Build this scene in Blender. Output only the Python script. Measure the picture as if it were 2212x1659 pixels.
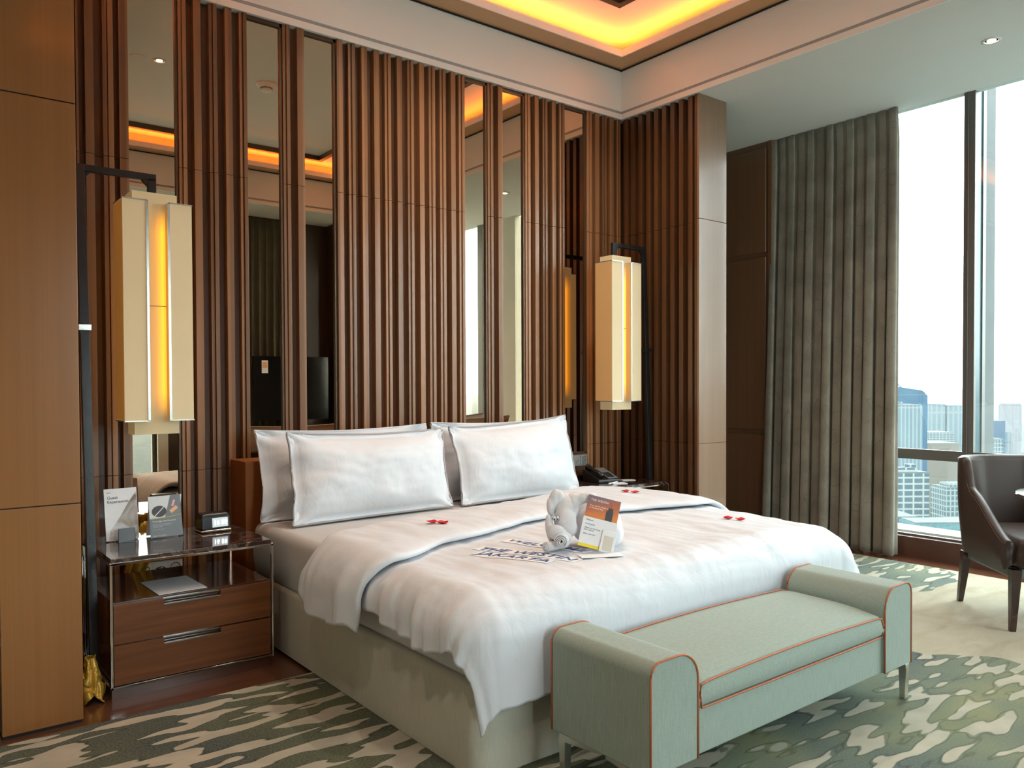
import bpy, bmesh, math, random
from math import sin, cos, pi, radians, hypot, atan2
from mathutils import Vector, Matrix, Euler, noise
random.seed(7)
S = bpy.context.scene
for o in list(bpy.data.objects): bpy.data.objects.remove(o)
COL = S.collection
# ---------------------------------------------------------------- camera
W, H = 2212, 1659
FPX, YAW, PITCH, ROLL, SHY = 1728.84, 0.66474526, -0.01852141, -0.00387891, 34.01
def cam_basis():
    F = Vector((sin(YAW)*cos(PITCH), cos(YAW)*cos(PITCH), sin(PITCH)))
    r = Vector((cos(YAW), -sin(YAW), 0)); u = r.cross(F)
    return r*cos(ROLL)+u*sin(ROLL), u*cos(ROLL)-r*sin(ROLL), F
cr, cu, cf = cam_basis()
cd = bpy.data.cameras.new('camera'); cam = bpy.data.objects.new('camera', cd); COL.objects.link(cam)
M = Matrix((cr, cu, -cf)).transposed().to_4x4(); M.translation = Vector((0, 0, 1.27)); cam.matrix_world = M
cd.sensor_width = 36; cd.lens = 36*FPX/W; cd.shift_y = SHY/W; cd.clip_end = 60000; cd.clip_start = .05
S.camera = cam
# ---------------------------------------------------------------- view + world
S.view_settings.view_transform = 'Standard'; S.view_settings.look = 'None'; S.view_settings.gamma = 1
S.view_settings.use_curve_mapping = False; S.view_settings.exposure = 1.42
w = bpy.data.worlds.new('world'); S.world = w; w.use_nodes = True
wt = w.node_tree; wt.nodes.clear()
def wn(t, **k):
    n = wt.nodes.new(t)
    for a, b in k.items(): n.inputs[a].default_value = b
    return n
tc = wn('ShaderNodeTexCoord'); sx = wn('ShaderNodeSeparateXYZ'); wt.links.new(tc.outputs['Generated'], sx.inputs[0])
rp = wt.nodes.new('ShaderNodeValToRGB'); wt.links.new(sx.outputs['Z'], rp.inputs[0])
rp.color_ramp.elements[0].position = 0.0; rp.color_ramp.elements[0].color = (.55, .66, .68, 1)
e = rp.color_ramp.elements.new(.04); e.color = (.80, .87, .88, 1)
rp.color_ramp.elements[-1].position = .25; rp.color_ramp.elements[-1].color = (.90, .97, 1, 1)
bg = wn('ShaderNodeBackground'); bg.inputs['Strength'].default_value = 4.3
wo = wt.nodes.new('ShaderNodeOutputWorld'); wt.links.new(rp.outputs[0], bg.inputs[0]); wt.links.new(bg.outputs[0], wo.inputs[0])

def light(name, kind, loc, rot, energy, color, sx=1, sy=1, portal=False):
    l = bpy.data.lights.new(name, kind); l.energy = energy; l.color = color
    if kind == 'AREA': l.shape = 'RECTANGLE'; l.size = sx; l.size_y = sy
    if portal: l.cycles.is_portal = True
    o = bpy.data.objects.new(name, l); COL.objects.link(o); o.location = loc; o.rotation_euler = rot
    return o
# daylight portals in the two window openings (they only guide the sky light)
light('window_portal', 'AREA', (6.06, 1.05, 1.72), (0, radians(90), 0), 1, (1, 1, 1), 3.15, 3.7, True)
light('window_portal', 'AREA', (5.2, -.96, 1.72), (radians(90), 0, 0), 1, (1, 1, 1), 1.3, 3.1, True)
light('window_portal', 'AREA', (1.94, -.96, 1.3), (radians(90), 0, 0), 1, (1, 1, 1), .9, 2.1, True)
# warm cove strips lying on the ledge of the ceiling coffer
CW = (1, .25, .03); CE = 5.5
light('cove_strip_light', 'AREA', (2.5, 4.22, 3.69), (radians(180+30), 0, 0), CE, CW, 3.7, .03)
light('cove_strip_light', 'AREA', (2.5, .04, 3.69), (radians(180-30), 0, 0), CE, CW, 3.7, .03)
light('cove_strip_light', 'AREA', (4.35, 2.13, 3.69), (0, radians(180-30), 0), CE, CW, .03, 4.1)
light('cove_strip_light', 'AREA', (.66, 2.13, 3.69), (0, radians(180+30), 0), CE, CW, .03, 4.1)

# ---------------------------------------------------------------- materials
def mat(name):
    m = bpy.data.materials.new(name); m.use_nodes = True
    nt = m.node_tree; return m, nt, nt.nodes['Principled BSDF'], nt.nodes, nt.links
def pbsdf(b, col, rough=.5, metal=0, spec=.5, coat=0):
    b.inputs['Base Color'].default_value = (*col, 1); b.inputs['Roughness'].default_value = rough
    b.inputs['Metallic'].default_value = metal; b.inputs['Specular IOR Level'].default_value = spec
    b.inputs['Coat Weight'].default_value = coat; b.inputs['Coat Roughness'].default_value = .1
def coords(N, L, scale=(1, 1, 1), rot=(0, 0, 0), kind='Object'):
    t = N.new('ShaderNodeTexCoord'); m = N.new('ShaderNodeMapping')
    m.inputs['Scale'].default_value = scale; m.inputs['Rotation'].default_value = rot
    L.new(t.outputs[kind], m.inputs[0]); return m.outputs[0]
def noisen(N, L, vec, scale=5, detail=3, rough=.5, dist=0):
    n = N.new('ShaderNodeTexNoise'); n.inputs['Scale'].default_value = scale; n.inputs['Detail'].default_value = detail
    n.inputs['Roughness'].default_value = rough; n.inputs['Distortion'].default_value = dist
    if vec is not None: L.new(vec, n.inputs['Vector'])
    return n.outputs[0]
def ramp(N, L, f, stops):
    r = N.new('ShaderNodeValToRGB'); L.new(f, r.inputs[0]); e = r.color_ramp.elements
    e[0].position = stops[0][0]; e[0].color = (*stops[0][1], 1); e[-1].position = stops[-1][0]; e[-1].color = (*stops[-1][1], 1)
    for p_, c_ in stops[1:-1]:
        x = e.new(p_); x.color = (*c_, 1)
    return r.outputs[0]
def mixc(N, L, f, a, b):
    m = N.new('ShaderNodeMix'); m.data_type = 'RGBA'
    for s, v in ((0, f), (6, a), (7, b)):
        if isinstance(v, (int, float)): m.inputs[s].default_value = v
        elif isinstance(v, tuple): m.inputs[s].default_value = (*v, 1)
        else: L.new(v, m.inputs[s])
    return m.outputs[2]
def bump(N, L, b, h, strength=.2, dist=.01):
    n = N.new('ShaderNodeBump'); n.inputs['Strength'].default_value = strength; n.inputs['Distance'].default_value = dist
    L.new(h, n.inputs['Height']); L.new(n.outputs[0], b.inputs['Normal'])
def simple(name, col, rough=.5, metal=0, spec=.5, coat=0, nscale=0, namt=.1, bscale=0, bstr=.1):
    m, nt, b, N, L = mat(name); pbsdf(b, col, rough, metal, spec, coat)
    if nscale:
        f = noisen(N, L, coords(N, L), nscale, 4)
        c1 = tuple(c*(1-namt) for c in col); c2 = tuple(min(1, c*(1+namt)) for c in col)
        L.new(ramp(N, L, f, [(.3, c1), (.7, c2)]), b.inputs['Base Color'])
    if bscale: bump(N, L, b, noisen(N, L, coords(N, L), bscale, 3), bstr, .01)
    return m
def wood(name, c1, c2, scale=(60, 60, 1.5), rough=.35, coat=.25, nsc=1.0, stripe=.0, spec=.5):
    m, nt, b, N, L = mat(name); pbsdf(b, c1, rough, coat=coat, spec=spec)
    v = coords(N, L, scale); f = noisen(N, L, v, nsc, 5, .6, .3)
    col = ramp(N, L, f, [(.25, c1), (.75, c2)])
    g = noisen(N, L, coords(N, L, (scale[0]*.12, scale[1]*.12, scale[2]*.12)), nsc, 2)
    col = mixc(N, L, g, col, tuple(.75*(a+b_)/2 for a, b_ in zip(c1, c2)))
    if stripe:   # board to board colour change along x+y
        s = N.new('ShaderNodeTexWhiteNoise'); s.noise_dimensions = '1D'
        t = N.new('ShaderNodeTexCoord'); sp = N.new('ShaderNodeSeparateXYZ'); L.new(t.outputs['Object'], sp.inputs[0])
        ad = N.new('ShaderNodeMath'); ad.operation = 'ADD'; L.new(sp.outputs[0], ad.inputs[0]); L.new(sp.outputs[1], ad.inputs[1])
        ml = N.new('ShaderNodeMath'); ml.operation = 'MULTIPLY'; ml.inputs[1].default_value = 1/.0271; L.new(ad.outputs[0], ml.inputs[0])
        fl = N.new('ShaderNodeMath'); fl.operation = 'FLOOR'; L.new(ml.outputs[0], fl.inputs[0]); L.new(fl.outputs[0], s.inputs['W'])
        hs = N.new('ShaderNodeHueSaturation'); L.new(col, hs.inputs['Color'])
        mr = N.new('ShaderNodeMapRange'); mr.inputs[3].default_value = 1-stripe; mr.inputs[4].default_value = 1+stripe
        L.new(s.outputs['Value'], mr.inputs[0]); L.new(mr.outputs[0], hs.inputs['Value']); col = hs.outputs[0]
    L.new(col, b.inputs['Base Color']); bump(N, L, b, f, .03, .002)
    return m
def emis(name, col, strength, base=(.8, .8, .8)):
    m, nt, b, N, L = mat(name); pbsdf(b, base, .6)
    b.inputs['Emission Color'].default_value = (*col, 1); b.inputs['Emission Strength'].default_value = strength
    return m
MT = {}
MT['slat'] = wood('walnut_slats', (.22, .100, .042), (.40, .195, .085), (50, 50, 1.0), .33, .12, stripe=.32)
MT['slat_dark'] = wood('dark_walnut_gap_shade', (.10, .04, .016), (.17, .075, .032), (50, 50, 1.0), .4, .2, stripe=.15)
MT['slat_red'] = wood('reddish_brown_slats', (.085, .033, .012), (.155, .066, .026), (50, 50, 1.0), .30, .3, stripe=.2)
MT['veneer'] = wood('brown_veneer', (.33, .140, .042), (.40, .180, .060), (220, 220, 1.2), .30, .35)
MT['veneer_pale'] = wood('satin_veneer', (.26, .145, .085), (.32, .19, .11), (120, 120, 1.2), .26, .6)
MT['panel'] = wood('dark_panel_veneer', (.17, .085, .042), (.23, .12, .06), (200, 200, 1.2), .35, .2)
MT['hb'] = wood('headboard_veneer', (.27, .085, .020), (.34, .115, .03), (3, 60, 60), .5, .0, spec=.25)
MT['drawer'] = wood('walnut_drawer', (.085, .028, .010), (.29, .112, .042), (1.6, 30, 40), .42, .05, nsc=1.0, spec=.3)
MT['nscase'] = wood('dark_nightstand_case', (.055, .022, .012), (.09, .036, .02), (4, 40, 40), .15, .6)
MT['plinth'] = wood('plinth_wood', (.085, .030, .016), (.12, .045, .025), (30, 30, 2), .35, .2)
MT['white'] = simple('warm_white_plaster', (.90, .88, .83), .8, nscale=2, namt=.015)
MT['ceil'] = simple('ceiling_paint', (.68, .66, .60), .85, nscale=2, namt=.015)
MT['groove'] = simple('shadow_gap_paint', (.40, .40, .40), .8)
MT['bronze'] = simple('bronze_mirror_strip', (.60, .34, .165), .22, .3, nscale=8, namt=.03)
MT['brown_frame'] = simple('dark_bronze_frame', (.12, .075, .045), .3, .5, nscale=9, namt=.05)
MT['chrome'] = simple('polished_chrome', (.80, .80, .80), .12, 1, nscale=20, namt=.02)
MT['steel'] = simple('brushed_steel', (.62, .62, .58), .28, 1, bscale=80, bstr=.03)
MT['black_metal'] = simple('black_bronze_metal', (.035, .034, .034), .32, .6, bscale=60, bstr=.08)
MT['blackp'] = simple('black_plastic', (.012, .012, .013), .28, bscale=120, bstr=.03)
MT['darkgap'] = simple('dark_recess', (.015, .010, .008), .6, nscale=5)
MT['paper'] = simple('white_paper', (.82, .83, .86), .7, nscale=30, namt=.02)
MT['paper_grey'] = simple('grey_card_print', (.16, .18, .20), .45, nscale=8, namt=.08)
MT['ink'] = simple('dark_grey_ink', (.07, .07, .08), .7)
MT['ink_lt'] = simple('pale_grey_ink', (.62, .64, .66), .7)
MT['ink_blue'] = simple('blue_ink', (.03, .09, .32), .6)
MT['wink'] = simple('white_ink', (.9, .9, .9), .6)
MT['yellow'] = simple('yellow_print', (.85, .68, .03), .6)
MT['pink'] = simple('pink_print', (.75, .38, .45), .6)
MT['orange'] = simple('orange_print', (.80, .42, .22), .6)
def linen():
    m, nt, b, N, L = mat('white_bed_linen'); pbsdf(b, (.655, .672, .715), .65)
    f = noisen(N, L, coords(N, L, (1, 1, 1)), 3.2, 2, .45, .9); g = noisen(N, L, coords(N, L, (1, 1.6, .5)), 17, 3, .5, .9)
    a = N.new('ShaderNodeMath'); a.operation = 'MULTIPLY_ADD'; L.new(g, a.inputs[0]); a.inputs[1].default_value = .35; L.new(f, a.inputs[2])
    bump(N, L, b, a.outputs[0], .26, .03); return m
MT['linen'] = linen()
MT['sheet'] = simple('fitted_sheet', (.52, .515, .51), .6, bscale=200, bstr=.04)
MT['pipe_w'] = simple('pillow_piping', (.36, .33, .33), .6, bscale=200, bstr=.05)
MT['gold'] = simple('gold_satin', (.58, .36, .055), .30, .25, bscale=30, bstr=.4)
MT['red'] = simple('red_petal', (.62, .006, .012), .5, bscale=90, bstr=.3)
MT['rail'] = simple('reflection_cream_rail', (.75, .72, .62), .3)
MT['plate'] = simple('grey_switch_plate', (.32, .32, .32), .35, .3)
MT['socket'] = simple('ivory_socket_plate', (.86, .85, .80), .35)
MT['winframe'] = simple('grey_window_frame', (.13, .123, .11), .45, .3, nscale=3, namt=.04)
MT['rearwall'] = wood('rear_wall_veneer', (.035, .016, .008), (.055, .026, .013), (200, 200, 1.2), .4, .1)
MT['rearcurtain'] = simple('dark_olive_curtain', (.075, .066, .040), .85, nscale=6, namt=.15)
MT['stone'] = simple('pale_concrete_fin', (.085, .092, .09), .8, nscale=4, namt=.06)
MT['ledge'] = simple('cream_outer_ledge', (.75, .74, .68), .7)
MT['cream'] = simple('cream_plaster', (.62, .60, .52), .8, nscale=4, namt=.03)
MT['leg_wood'] = simple('dark_chair_leg', (.035, .014, .010), .25, coat=.4, nscale=20, namt=.2)
MT['grey_metal'] = simple('grey_underframe', (.16, .17, .16), .4, .5)
MT['tvglass'] = simple('tv_black_glass', (.006, .006, .007), .08)
MT['mould'] = simple('light_moulding', (.85, .84, .80), .6)

def mirror_mat():
    m, nt, b, N, L = mat('bronze_tinted_mirror'); pbsdf(b, (.66, .53, .395), .0, 1)
    return m
MT['mirror'] = mirror_mat()
def glass_mat():
    m, nt, b, N, L = mat('window_glass'); N.remove(b)
    t = N.new('ShaderNodeBsdfTransparent'); t.inputs[0].default_value = (.93, .98, .97, 1)
    g = N.new('ShaderNodeBsdfGlossy'); g.inputs['Roughness'].default_value = .02; g.inputs[0].default_value = (.8, .9, .92, 1)
    x = N.new('ShaderNodeMixShader'); x.inputs[0].default_value = .05
    L.new(t.outputs[0], x.inputs[1]); L.new(g.outputs[0], x.inputs[2]); L.new(x.outputs[0], N['Material Output'].inputs[0])
    return m
MT['glass'] = glass_mat()
def glass_tint():
    m, nt, b, N, L = mat('edge_glass'); pbsdf(b, (.05, .085, .095), .2, 0, .2); return m
MT['edge_glass'] = glass_tint()
def marble():
    m, nt, b, N, L = mat('dark_marble'); pbsdf(b, (.035, .018, .014), .06, coat=.6)
    f = noisen(N, L, coords(N, L), 3.5, 8, .6, 1.5)
    L.new(ramp(N, L, f, [(.0, (.022, .010, .008)), (.47, (.038, .018, .014)), (.497, (.12, .085, .07)), (.503, (.12, .085, .07)), (.53, (.035, .017, .013)), (1, (.03, .014, .01))]), b.inputs['Base Color'])
    return m
MT['marble'] = marble()
def floor_mat():
    m, nt, b, N, L = mat('red_brown_floorboards'); pbsdf(b, (.11, .04, .02), .22, coat=.3)
    v = coords(N, L); bk = N.new('ShaderNodeTexBrick'); L.new(v, bk.inputs[0])
    bk.inputs['Scale'].default_value = 1; bk.inputs['Brick Width'].default_value = 1.2; bk.inputs['Row Height'].default_value = .13
    bk.inputs['Mortar Size'].default_value = .0015; bk.inputs[1].default_value = (.105, .040, .020, 1); bk.inputs[2].default_value = (.155, .062, .030, 1)
    bk.inputs[3].default_value = (.03, .012, .008, 1)
    g = noisen(N, L, coords(N, L, (2, 45, 1)), 1, 5, .6, .4)
    L.new(mixc(N, L, g, bk.outputs[0], (.09, .032, .016)), b.inputs['Base Color']); return m
MT['floor'] = floor_mat()
def rug_mat():
    m, nt, b, N, L = mat('patterned_hand_tufted_rug'); pbsdf(b, (.3, .3, .25), .95, spec=.1)
    P = coords(N, L, kind='Generated') if False else None
    base = N.new('ShaderNodeTexCoord').outputs['Object']
    def mp(scale, rot=0, loc=(0, 0, 0)):
        q = N.new('ShaderNodeMapping'); q.inputs['Scale'].default_value = scale; q.inputs['Rotation'].default_value = (0, 0, rot); q.inputs['Location'].default_value = loc
        L.new(base, q.inputs[0]); return q.outputs[0]
    blob = noisen(N, L, mp((3.7, 13.8, 1), radians(9)), 1, 1.3, .5, .2)
    # cells of cream with soft edges
    mask = ramp(N, L, blob, [(.0, (0, 0, 0)), (.526, (0, 0, 0)), (.533, (1, 1, 1)), (1, (1, 1, 1))])
    edge = ramp(N, L, blob, [(.50, (1, 1, 1)), (.521, (.45, .45, .45)), (.527, (.6, .6, .6)), (.545, (1, 1, 1))])
    fine = noisen(N, L, mp((140, 140, 1)), 1, 2, .6)
    dark = ramp(N, L, fine, [(.3, (.042, .050, .044)), (.7, (.125, .138, .120))])
    tone = noisen(N, L, mp((1.5, 1.5, 1), 0, (3, 1, 0)), 1, 2, .5)
    dark = mixc(N, L, ramp(N, L, tone, [(.42, (0, 0, 0)), (.62, (1, 1, 1))]), dark, ramp(N, L, fine, [(.3, (.075, .085, .05)), (.7, (.17, .175, .11))]))
    cream_l = ramp(N, L, noisen(N, L, mp((6, 9, 1)), 1, 3), [(.3, (.36, .325, .26)), (.7, (.46, .42, .335))])
    left = mixc(N, L, mask, dark, cream_l)
    # pale right-hand ground: beige with greenish swirls
    beige = ramp(N, L, noisen(N, L, mp((3, 7, 1), radians(-35)), 1, 4, .55, .6), [(.25, (.31, .265, .19)), (.5, (.37, .335, .25)), (.8, (.43, .395, .31))])
    tint = noisen(N, L, mp((1.9, 2.6, 1), 0, (7, 2, 0)), 1, 2, .5)
    grn = ramp(N, L, tint, [(.30, (.075, .095, .10)), (.42, (.10, .125, .105)), (.55, (.145, .165, .115)), (.68, (.20, .205, .11))])
    grn = mixc(N, L, ramp(N, L, fine, [(.25, (0, 0, 0)), (.75, (.35, .35, .35))]), grn, (.30, .33, .24))
    mask2 = ramp(N, L, blob, [(.0, (0, 0, 0)), (.555, (0, 0, 0)), (.563, (1, 1, 1)), (1, (1, 1, 1))])
    greenb = mixc(N, L, mask2, grn, ramp(N, L, noisen(N, L, mp((6, 9, 1)), 1, 3), [(.3, (.34, .33, .26)), (.7, (.43, .40, .32))]))
    # region masks placed by position on the rug
    sp = N.new('ShaderNodeSeparateXYZ'); wob = N.new('ShaderNodeVectorMath'); wob.operation = 'ADD'
    nz = N.new('ShaderNodeTexNoise'); nz.inputs['Scale'].default_value = 1.6; nz.inputs['Detail'].default_value = 2; L.new(base, nz.inputs['Vector'])
    sc = N.new('ShaderNodeVectorMath'); sc.operation = 'SCALE'; sc.inputs['Scale'].default_value = .9
    L.new(nz.outputs['Color'], sc.inputs[0]); L.new(base, wob.inputs[0]); L.new(sc.outputs[0], wob.inputs[1]); L.new(wob.outputs[0], sp.inputs[0])
    def math_(op, a, b_=None):
        q = N.new('ShaderNodeMath'); q.operation = op
        for i, v in enumerate((a, b_)):
            if v is None: continue
            if isinstance(v, (int, float)): q.inputs[i].default_value = v
            else: L.new(v, q.inputs[i])
        return q.outputs[0]
    def disc(cx, cy, rx, ry):
        a = math_('DIVIDE', math_('SUBTRACT', sp.outputs[0], cx+.45), rx); c = math_('DIVIDE', math_('SUBTRACT', sp.outputs[1], cy+.45), ry)
        d = math_('SQRT', math_('ADD', math_('MULTIPLY', a, a), math_('MULTIPLY', c, c)))
        return math_('LESS_THAN', d, 1.0)
    ox, oy = RUG_O
    g1 = disc(3.0-ox, 1.15-oy, .95, .62); g2 = disc(4.9-ox, 2.70-oy, 1.7, .72); g3 = disc(2.2-ox, 1.2-oy, 1.3, 1.1); g4 = disc(3.6-ox, .7-oy, .9, .5)
    green_m = math_('MAXIMUM', math_('MAXIMUM', g1, g2), math_('MAXIMUM', g3, g4))
    right = mixc(N, L, green_m, beige, greenb)
    isl = math_('LESS_THAN', sp.outputs[0], 2.1-ox+.45)
    allc = mixc(N, L, isl, right, left)
    allc2 = N.new('ShaderNodeMix'); allc2.data_type = 'RGBA'; allc2.blend_type = 'MULTIPLY'; allc2.inputs[0].default_value = .6
    L.new(allc, allc2.inputs[6]); L.new(edge, allc2.inputs[7])
    L.new(mixc(N, L, math_('MAXIMUM', isl, green_m), allc, allc2.outputs[2]), b.inputs['Base Color'])
    add = math_('ADD', mask, math_('MULTIPLY', fine, .6)); bump(N, L, b, add, .35, .004)
    return m
RUG_O = (2.3, 1.25)
MT['rug'] = rug_mat()
def curtain_mat(name, c1, c2, vein):
    m, nt, b, N, L = mat(name); pbsdf(b, c1, .75, spec=.3); b.inputs['Sheen Weight'].default_value = .3
    v = N.new('ShaderNodeTexVoronoi'); v.feature = 'DISTANCE_TO_EDGE'; v.inputs['Scale'].default_value = 6.5
    v.inputs['Randomness'].default_value = .9; L.new(coords(N, L, (1, 1, .8)), v.inputs['Vector'])
    f = noisen(N, L, coords(N, L), 5, 3); col = ramp(N, L, f, [(.35, c1), (.65, c2)])
    k = ramp(N, L, v.outputs['Distance'], [(.0, (.40, .40, .40)), (.006, (.35, .35, .35)), (.013, (0, 0, 0)), (1, (0, 0, 0))])
    L.new(mixc(N, L, k, col, vein), b.inputs['Base Color']); bump(N, L, b, noisen(N, L, coords(N, L), 160, 2), .1, .002); return m
MT['curtain'] = curtain_mat('taupe_patterned_curtain', (.185, .163, .125), (.26, .23, .18), (.105, .092, .07))
def weave(name, c1, c2, sc=500, rough=.85):
    m, nt, b, N, L = mat(name); pbsdf(b, c1, rough, spec=.2); b.inputs['Sheen Weight'].default_value = .15
    a = noisen(N, L, coords(N, L, (sc, sc, sc*.03)), 1, 2); c = noisen(N, L, coords(N, L, (sc*.12, sc*.12, sc)), 1, 2)
    mm = N.new('ShaderNodeMath'); mm.operation = 'ADD'; L.new(a, mm.inputs[0]); ml_ = N.new('ShaderNodeMath'); ml_.operation = 'MULTIPLY'; L.new(c, ml_.inputs[0]); ml_.inputs[1].default_value = .5; L.new(ml_.outputs[0], mm.inputs[1])
    L.new(ramp(N, L, mm.outputs[0], [(.5, c1), (1.0, c2)]), b.inputs['Base Color']); bump(N, L, b, mm.outputs[0], .08, .001)
    return m
MT['sage'] = weave('sage_green_weave', (.225, .275, .235), (.32, .375, .32), 650)
MT['base'] = weave('beige_linen_upholstery', (.43, .405, .325), (.52, .49, .40), 700)
MT['piping'] = simple('orange_piping', (.42, .125, .05), .6, bscale=300, bstr=.1)
def terry():
    m, nt, b, N, L = mat('white_terry_towel'); pbsdf(b, (.72, .72, .75), .95, spec=.1)
    bump(N, L, b, noisen(N, L, coords(N, L), 260, 3), .5, .004); return m
MT['terry'] = terry()
def leather():
    m, nt, b, N, L = mat('dark_brown_leather'); pbsdf(b, (.042, .024, .017), .42, spec=.35)
    bump(N, L, b, noisen(N, L, coords(N, L), 90, 4), .08, .003); return m
MT['leather'] = leather()
def shade(name, base, ecol, est, glow=None):
    m, nt, b, N, L = mat(name); pbsdf(b, base, .7)
    v = coords(N, L); f = noisen(N, L, v, 4, 3)
    L.new(ramp(N, L, f, [(.3, tuple(c*.96 for c in base)), (.7, base)]), b.inputs['Base Color'])
    b.inputs['Emission Color'].default_value = (*ecol, 1); b.inputs['Emission Strength'].default_value = est
    if glow:   # light tube behind the parchment: brightest along its axis
        sp = N.new('ShaderNodeSeparateXYZ'); L.new(v, sp.inputs[0])
        a = N.new('ShaderNodeMath'); a.operation = 'SUBTRACT'; L.new(sp.outputs[0], a.inputs[0]); a.inputs[1].default_value = glow[0]
        c = N.new('ShaderNodeMath'); c.operation = 'ABSOLUTE'; L.new(a.outputs[0], c.inputs[0])
        d = N.new('ShaderNodeMath'); d.operation = 'DIVIDE'; L.new(c.outputs[0], d.inputs[0]); d.inputs[1].default_value = glow[1]
        z = N.new('ShaderNodeMath'); z.operation = 'SUBTRACT'; L.new(sp.outputs[2], z.inputs[0]); z.inputs[1].default_value = glow[2]
        z2 = N.new('ShaderNodeMath'); z2.operation = 'ABSOLUTE'; L.new(z.outputs[0], z2.inputs[0])
        zr = ramp(N, L, z2.outputs[0], [(.36, (1, 1, 1)), (.47, (0, 0, 0))])
        r1 = ramp(N, L, d.outputs[0], [(.0, (1, .50, .02)), (.2, (.95, .34, .01)), (.5, (.45, .17, .02)), (1, (.14, .08, .02))])
        L.new(mixc(N, L, zr, (.10, .07, .03), r1), b.inputs['Emission Color']); b.inputs['Emission Strength'].default_value = est
    return m
MT['shade'] = shade('parchment_shade', (.66, .56, .37), (1, .68, .32), .06)
MT['shade_side'] = shade('lit_shade_side', (.56, .38, .19), (1, .42, .07), .05)
MT['core'] = shade('lit_parchment_core', (.62, .52, .34), (1, .5, .1), .55, (.030, .062, .0))
MT['downlight'] = emis('lit_lamp_lens', (1, .93, .6), 6)
MT['lcd'] = emis('lit_clock_screen', (.75, .85, .88), .22, (.3, .35, .36))
MT['lcd_digit'] = emis('lit_clock_digits', (1, 1, 1), 1.1)
def sunset():
    m, nt, b, N, L = mat('sunset_print'); pbsdf(b, (.8, .3, .1), .5)
    f = noisen(N, L, coords(N, L, (3, 3, 9)), 4, 4); t = N.new('ShaderNodeTexCoord'); sp = N.new('ShaderNodeSeparateXYZ'); L.new(t.outputs['Generated'], sp.inputs[0])
    a = N.new('ShaderNodeMath'); a.operation = 'MULTIPLY_ADD'; L.new(f, a.inputs[0]); a.inputs[1].default_value = .35; L.new(sp.outputs[2], a.inputs[2])
    L.new(ramp(N, L, a.outputs[0], [(.15, (.75, .30, .04)), (.5, (.72, .22, .05)), (.85, (.45, .13, .07)), (1.1, (.25, .15, .17))]), b.inputs['Base Color']); return m
MT['sunset'] = sunset()
def photo_print():
    m, nt, b, N, L = mat('soft_photo_print'); pbsdf(b, (.6, .6, .62), .5)
    v = coords(N, L, (1, 1, 1), (0, radians(35), 0))
    f = noisen(N, L, v, 9, 3, .5, 1.0)
    L.new(ramp(N, L, f, [(.30, (.20, .17, .14)), (.42, (.42, .38, .33)), (.5, (.60, .60, .64)), (.7, (.72, .72, .76))]), b.inputs['Base Color']); return m
MT['photo'] = photo_print()
def facade(name, wall, win, bw, rh, mortar, off=0.0):
    wall = tuple(c*.36 for c in wall); win = tuple(c*.36 for c in win)
    m, nt, b, N, L = mat(name); pbsdf(b, wall, .8, spec=.02)
    bk = N.new('ShaderNodeTexBrick'); v = N.new('ShaderNodeTexCoord'); sp = N.new('ShaderNodeSeparateXYZ'); L.new(v.outputs['Object'], sp.inputs[0])
    ad = N.new('ShaderNodeMath'); ad.operation = 'SUBTRACT'; L.new(sp.outputs[0], ad.inputs[0]); L.new(sp.outputs[1], ad.inputs[1])
    cb = N.new('ShaderNodeCombineXYZ'); L.new(ad.outputs[0], cb.inputs[0]); L.new(sp.outputs[2], cb.inputs[1]); L.new(cb.outputs[0], bk.inputs[0])
    bk.offset = off; bk.inputs['Scale'].default_value = 1; bk.inputs['Brick Width'].default_value = bw; bk.inputs['Row Height'].default_value = rh
    bk.inputs['Mortar Size'].default_value = mortar; bk.inputs[1].default_value = (*win, 1); bk.inputs[2].default_value = (*[c*1.15 for c in win], 1); bk.inputs[3].default_value = (*wall, 1)
    L.new(bk.outputs[0], b.inputs['Base Color']); return m
def city():
    m, nt, b, N, L = mat('city_ground_cover'); pbsdf(b, (.2, .25, .25), .9, spec=.1)
    v = N.new('ShaderNodeTexVoronoi'); v.inputs['Scale'].default_value = 1/26.; L.new(coords(N, L), v.inputs['Vector'])
    r = ramp(N, L, v.outputs['Color'], [(.0, (.014, .022, .025)), (.55, (.022, .033, .036)), (.7, (.033, .044, .046)), (.85, (.06, .06, .056)), (1, (.095, .10, .098))])
    g = noisen(N, L, coords(N, L), 1/160., 3)
    L.new(mixc(N, L, ramp(N, L, g, [(.4, (0, 0, 0)), (.6, (1, 1, 1))]), r, (.018, .029, .031)), b.inputs['Base Color']); return m
MT['city'] = city()
CD = .30

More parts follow.
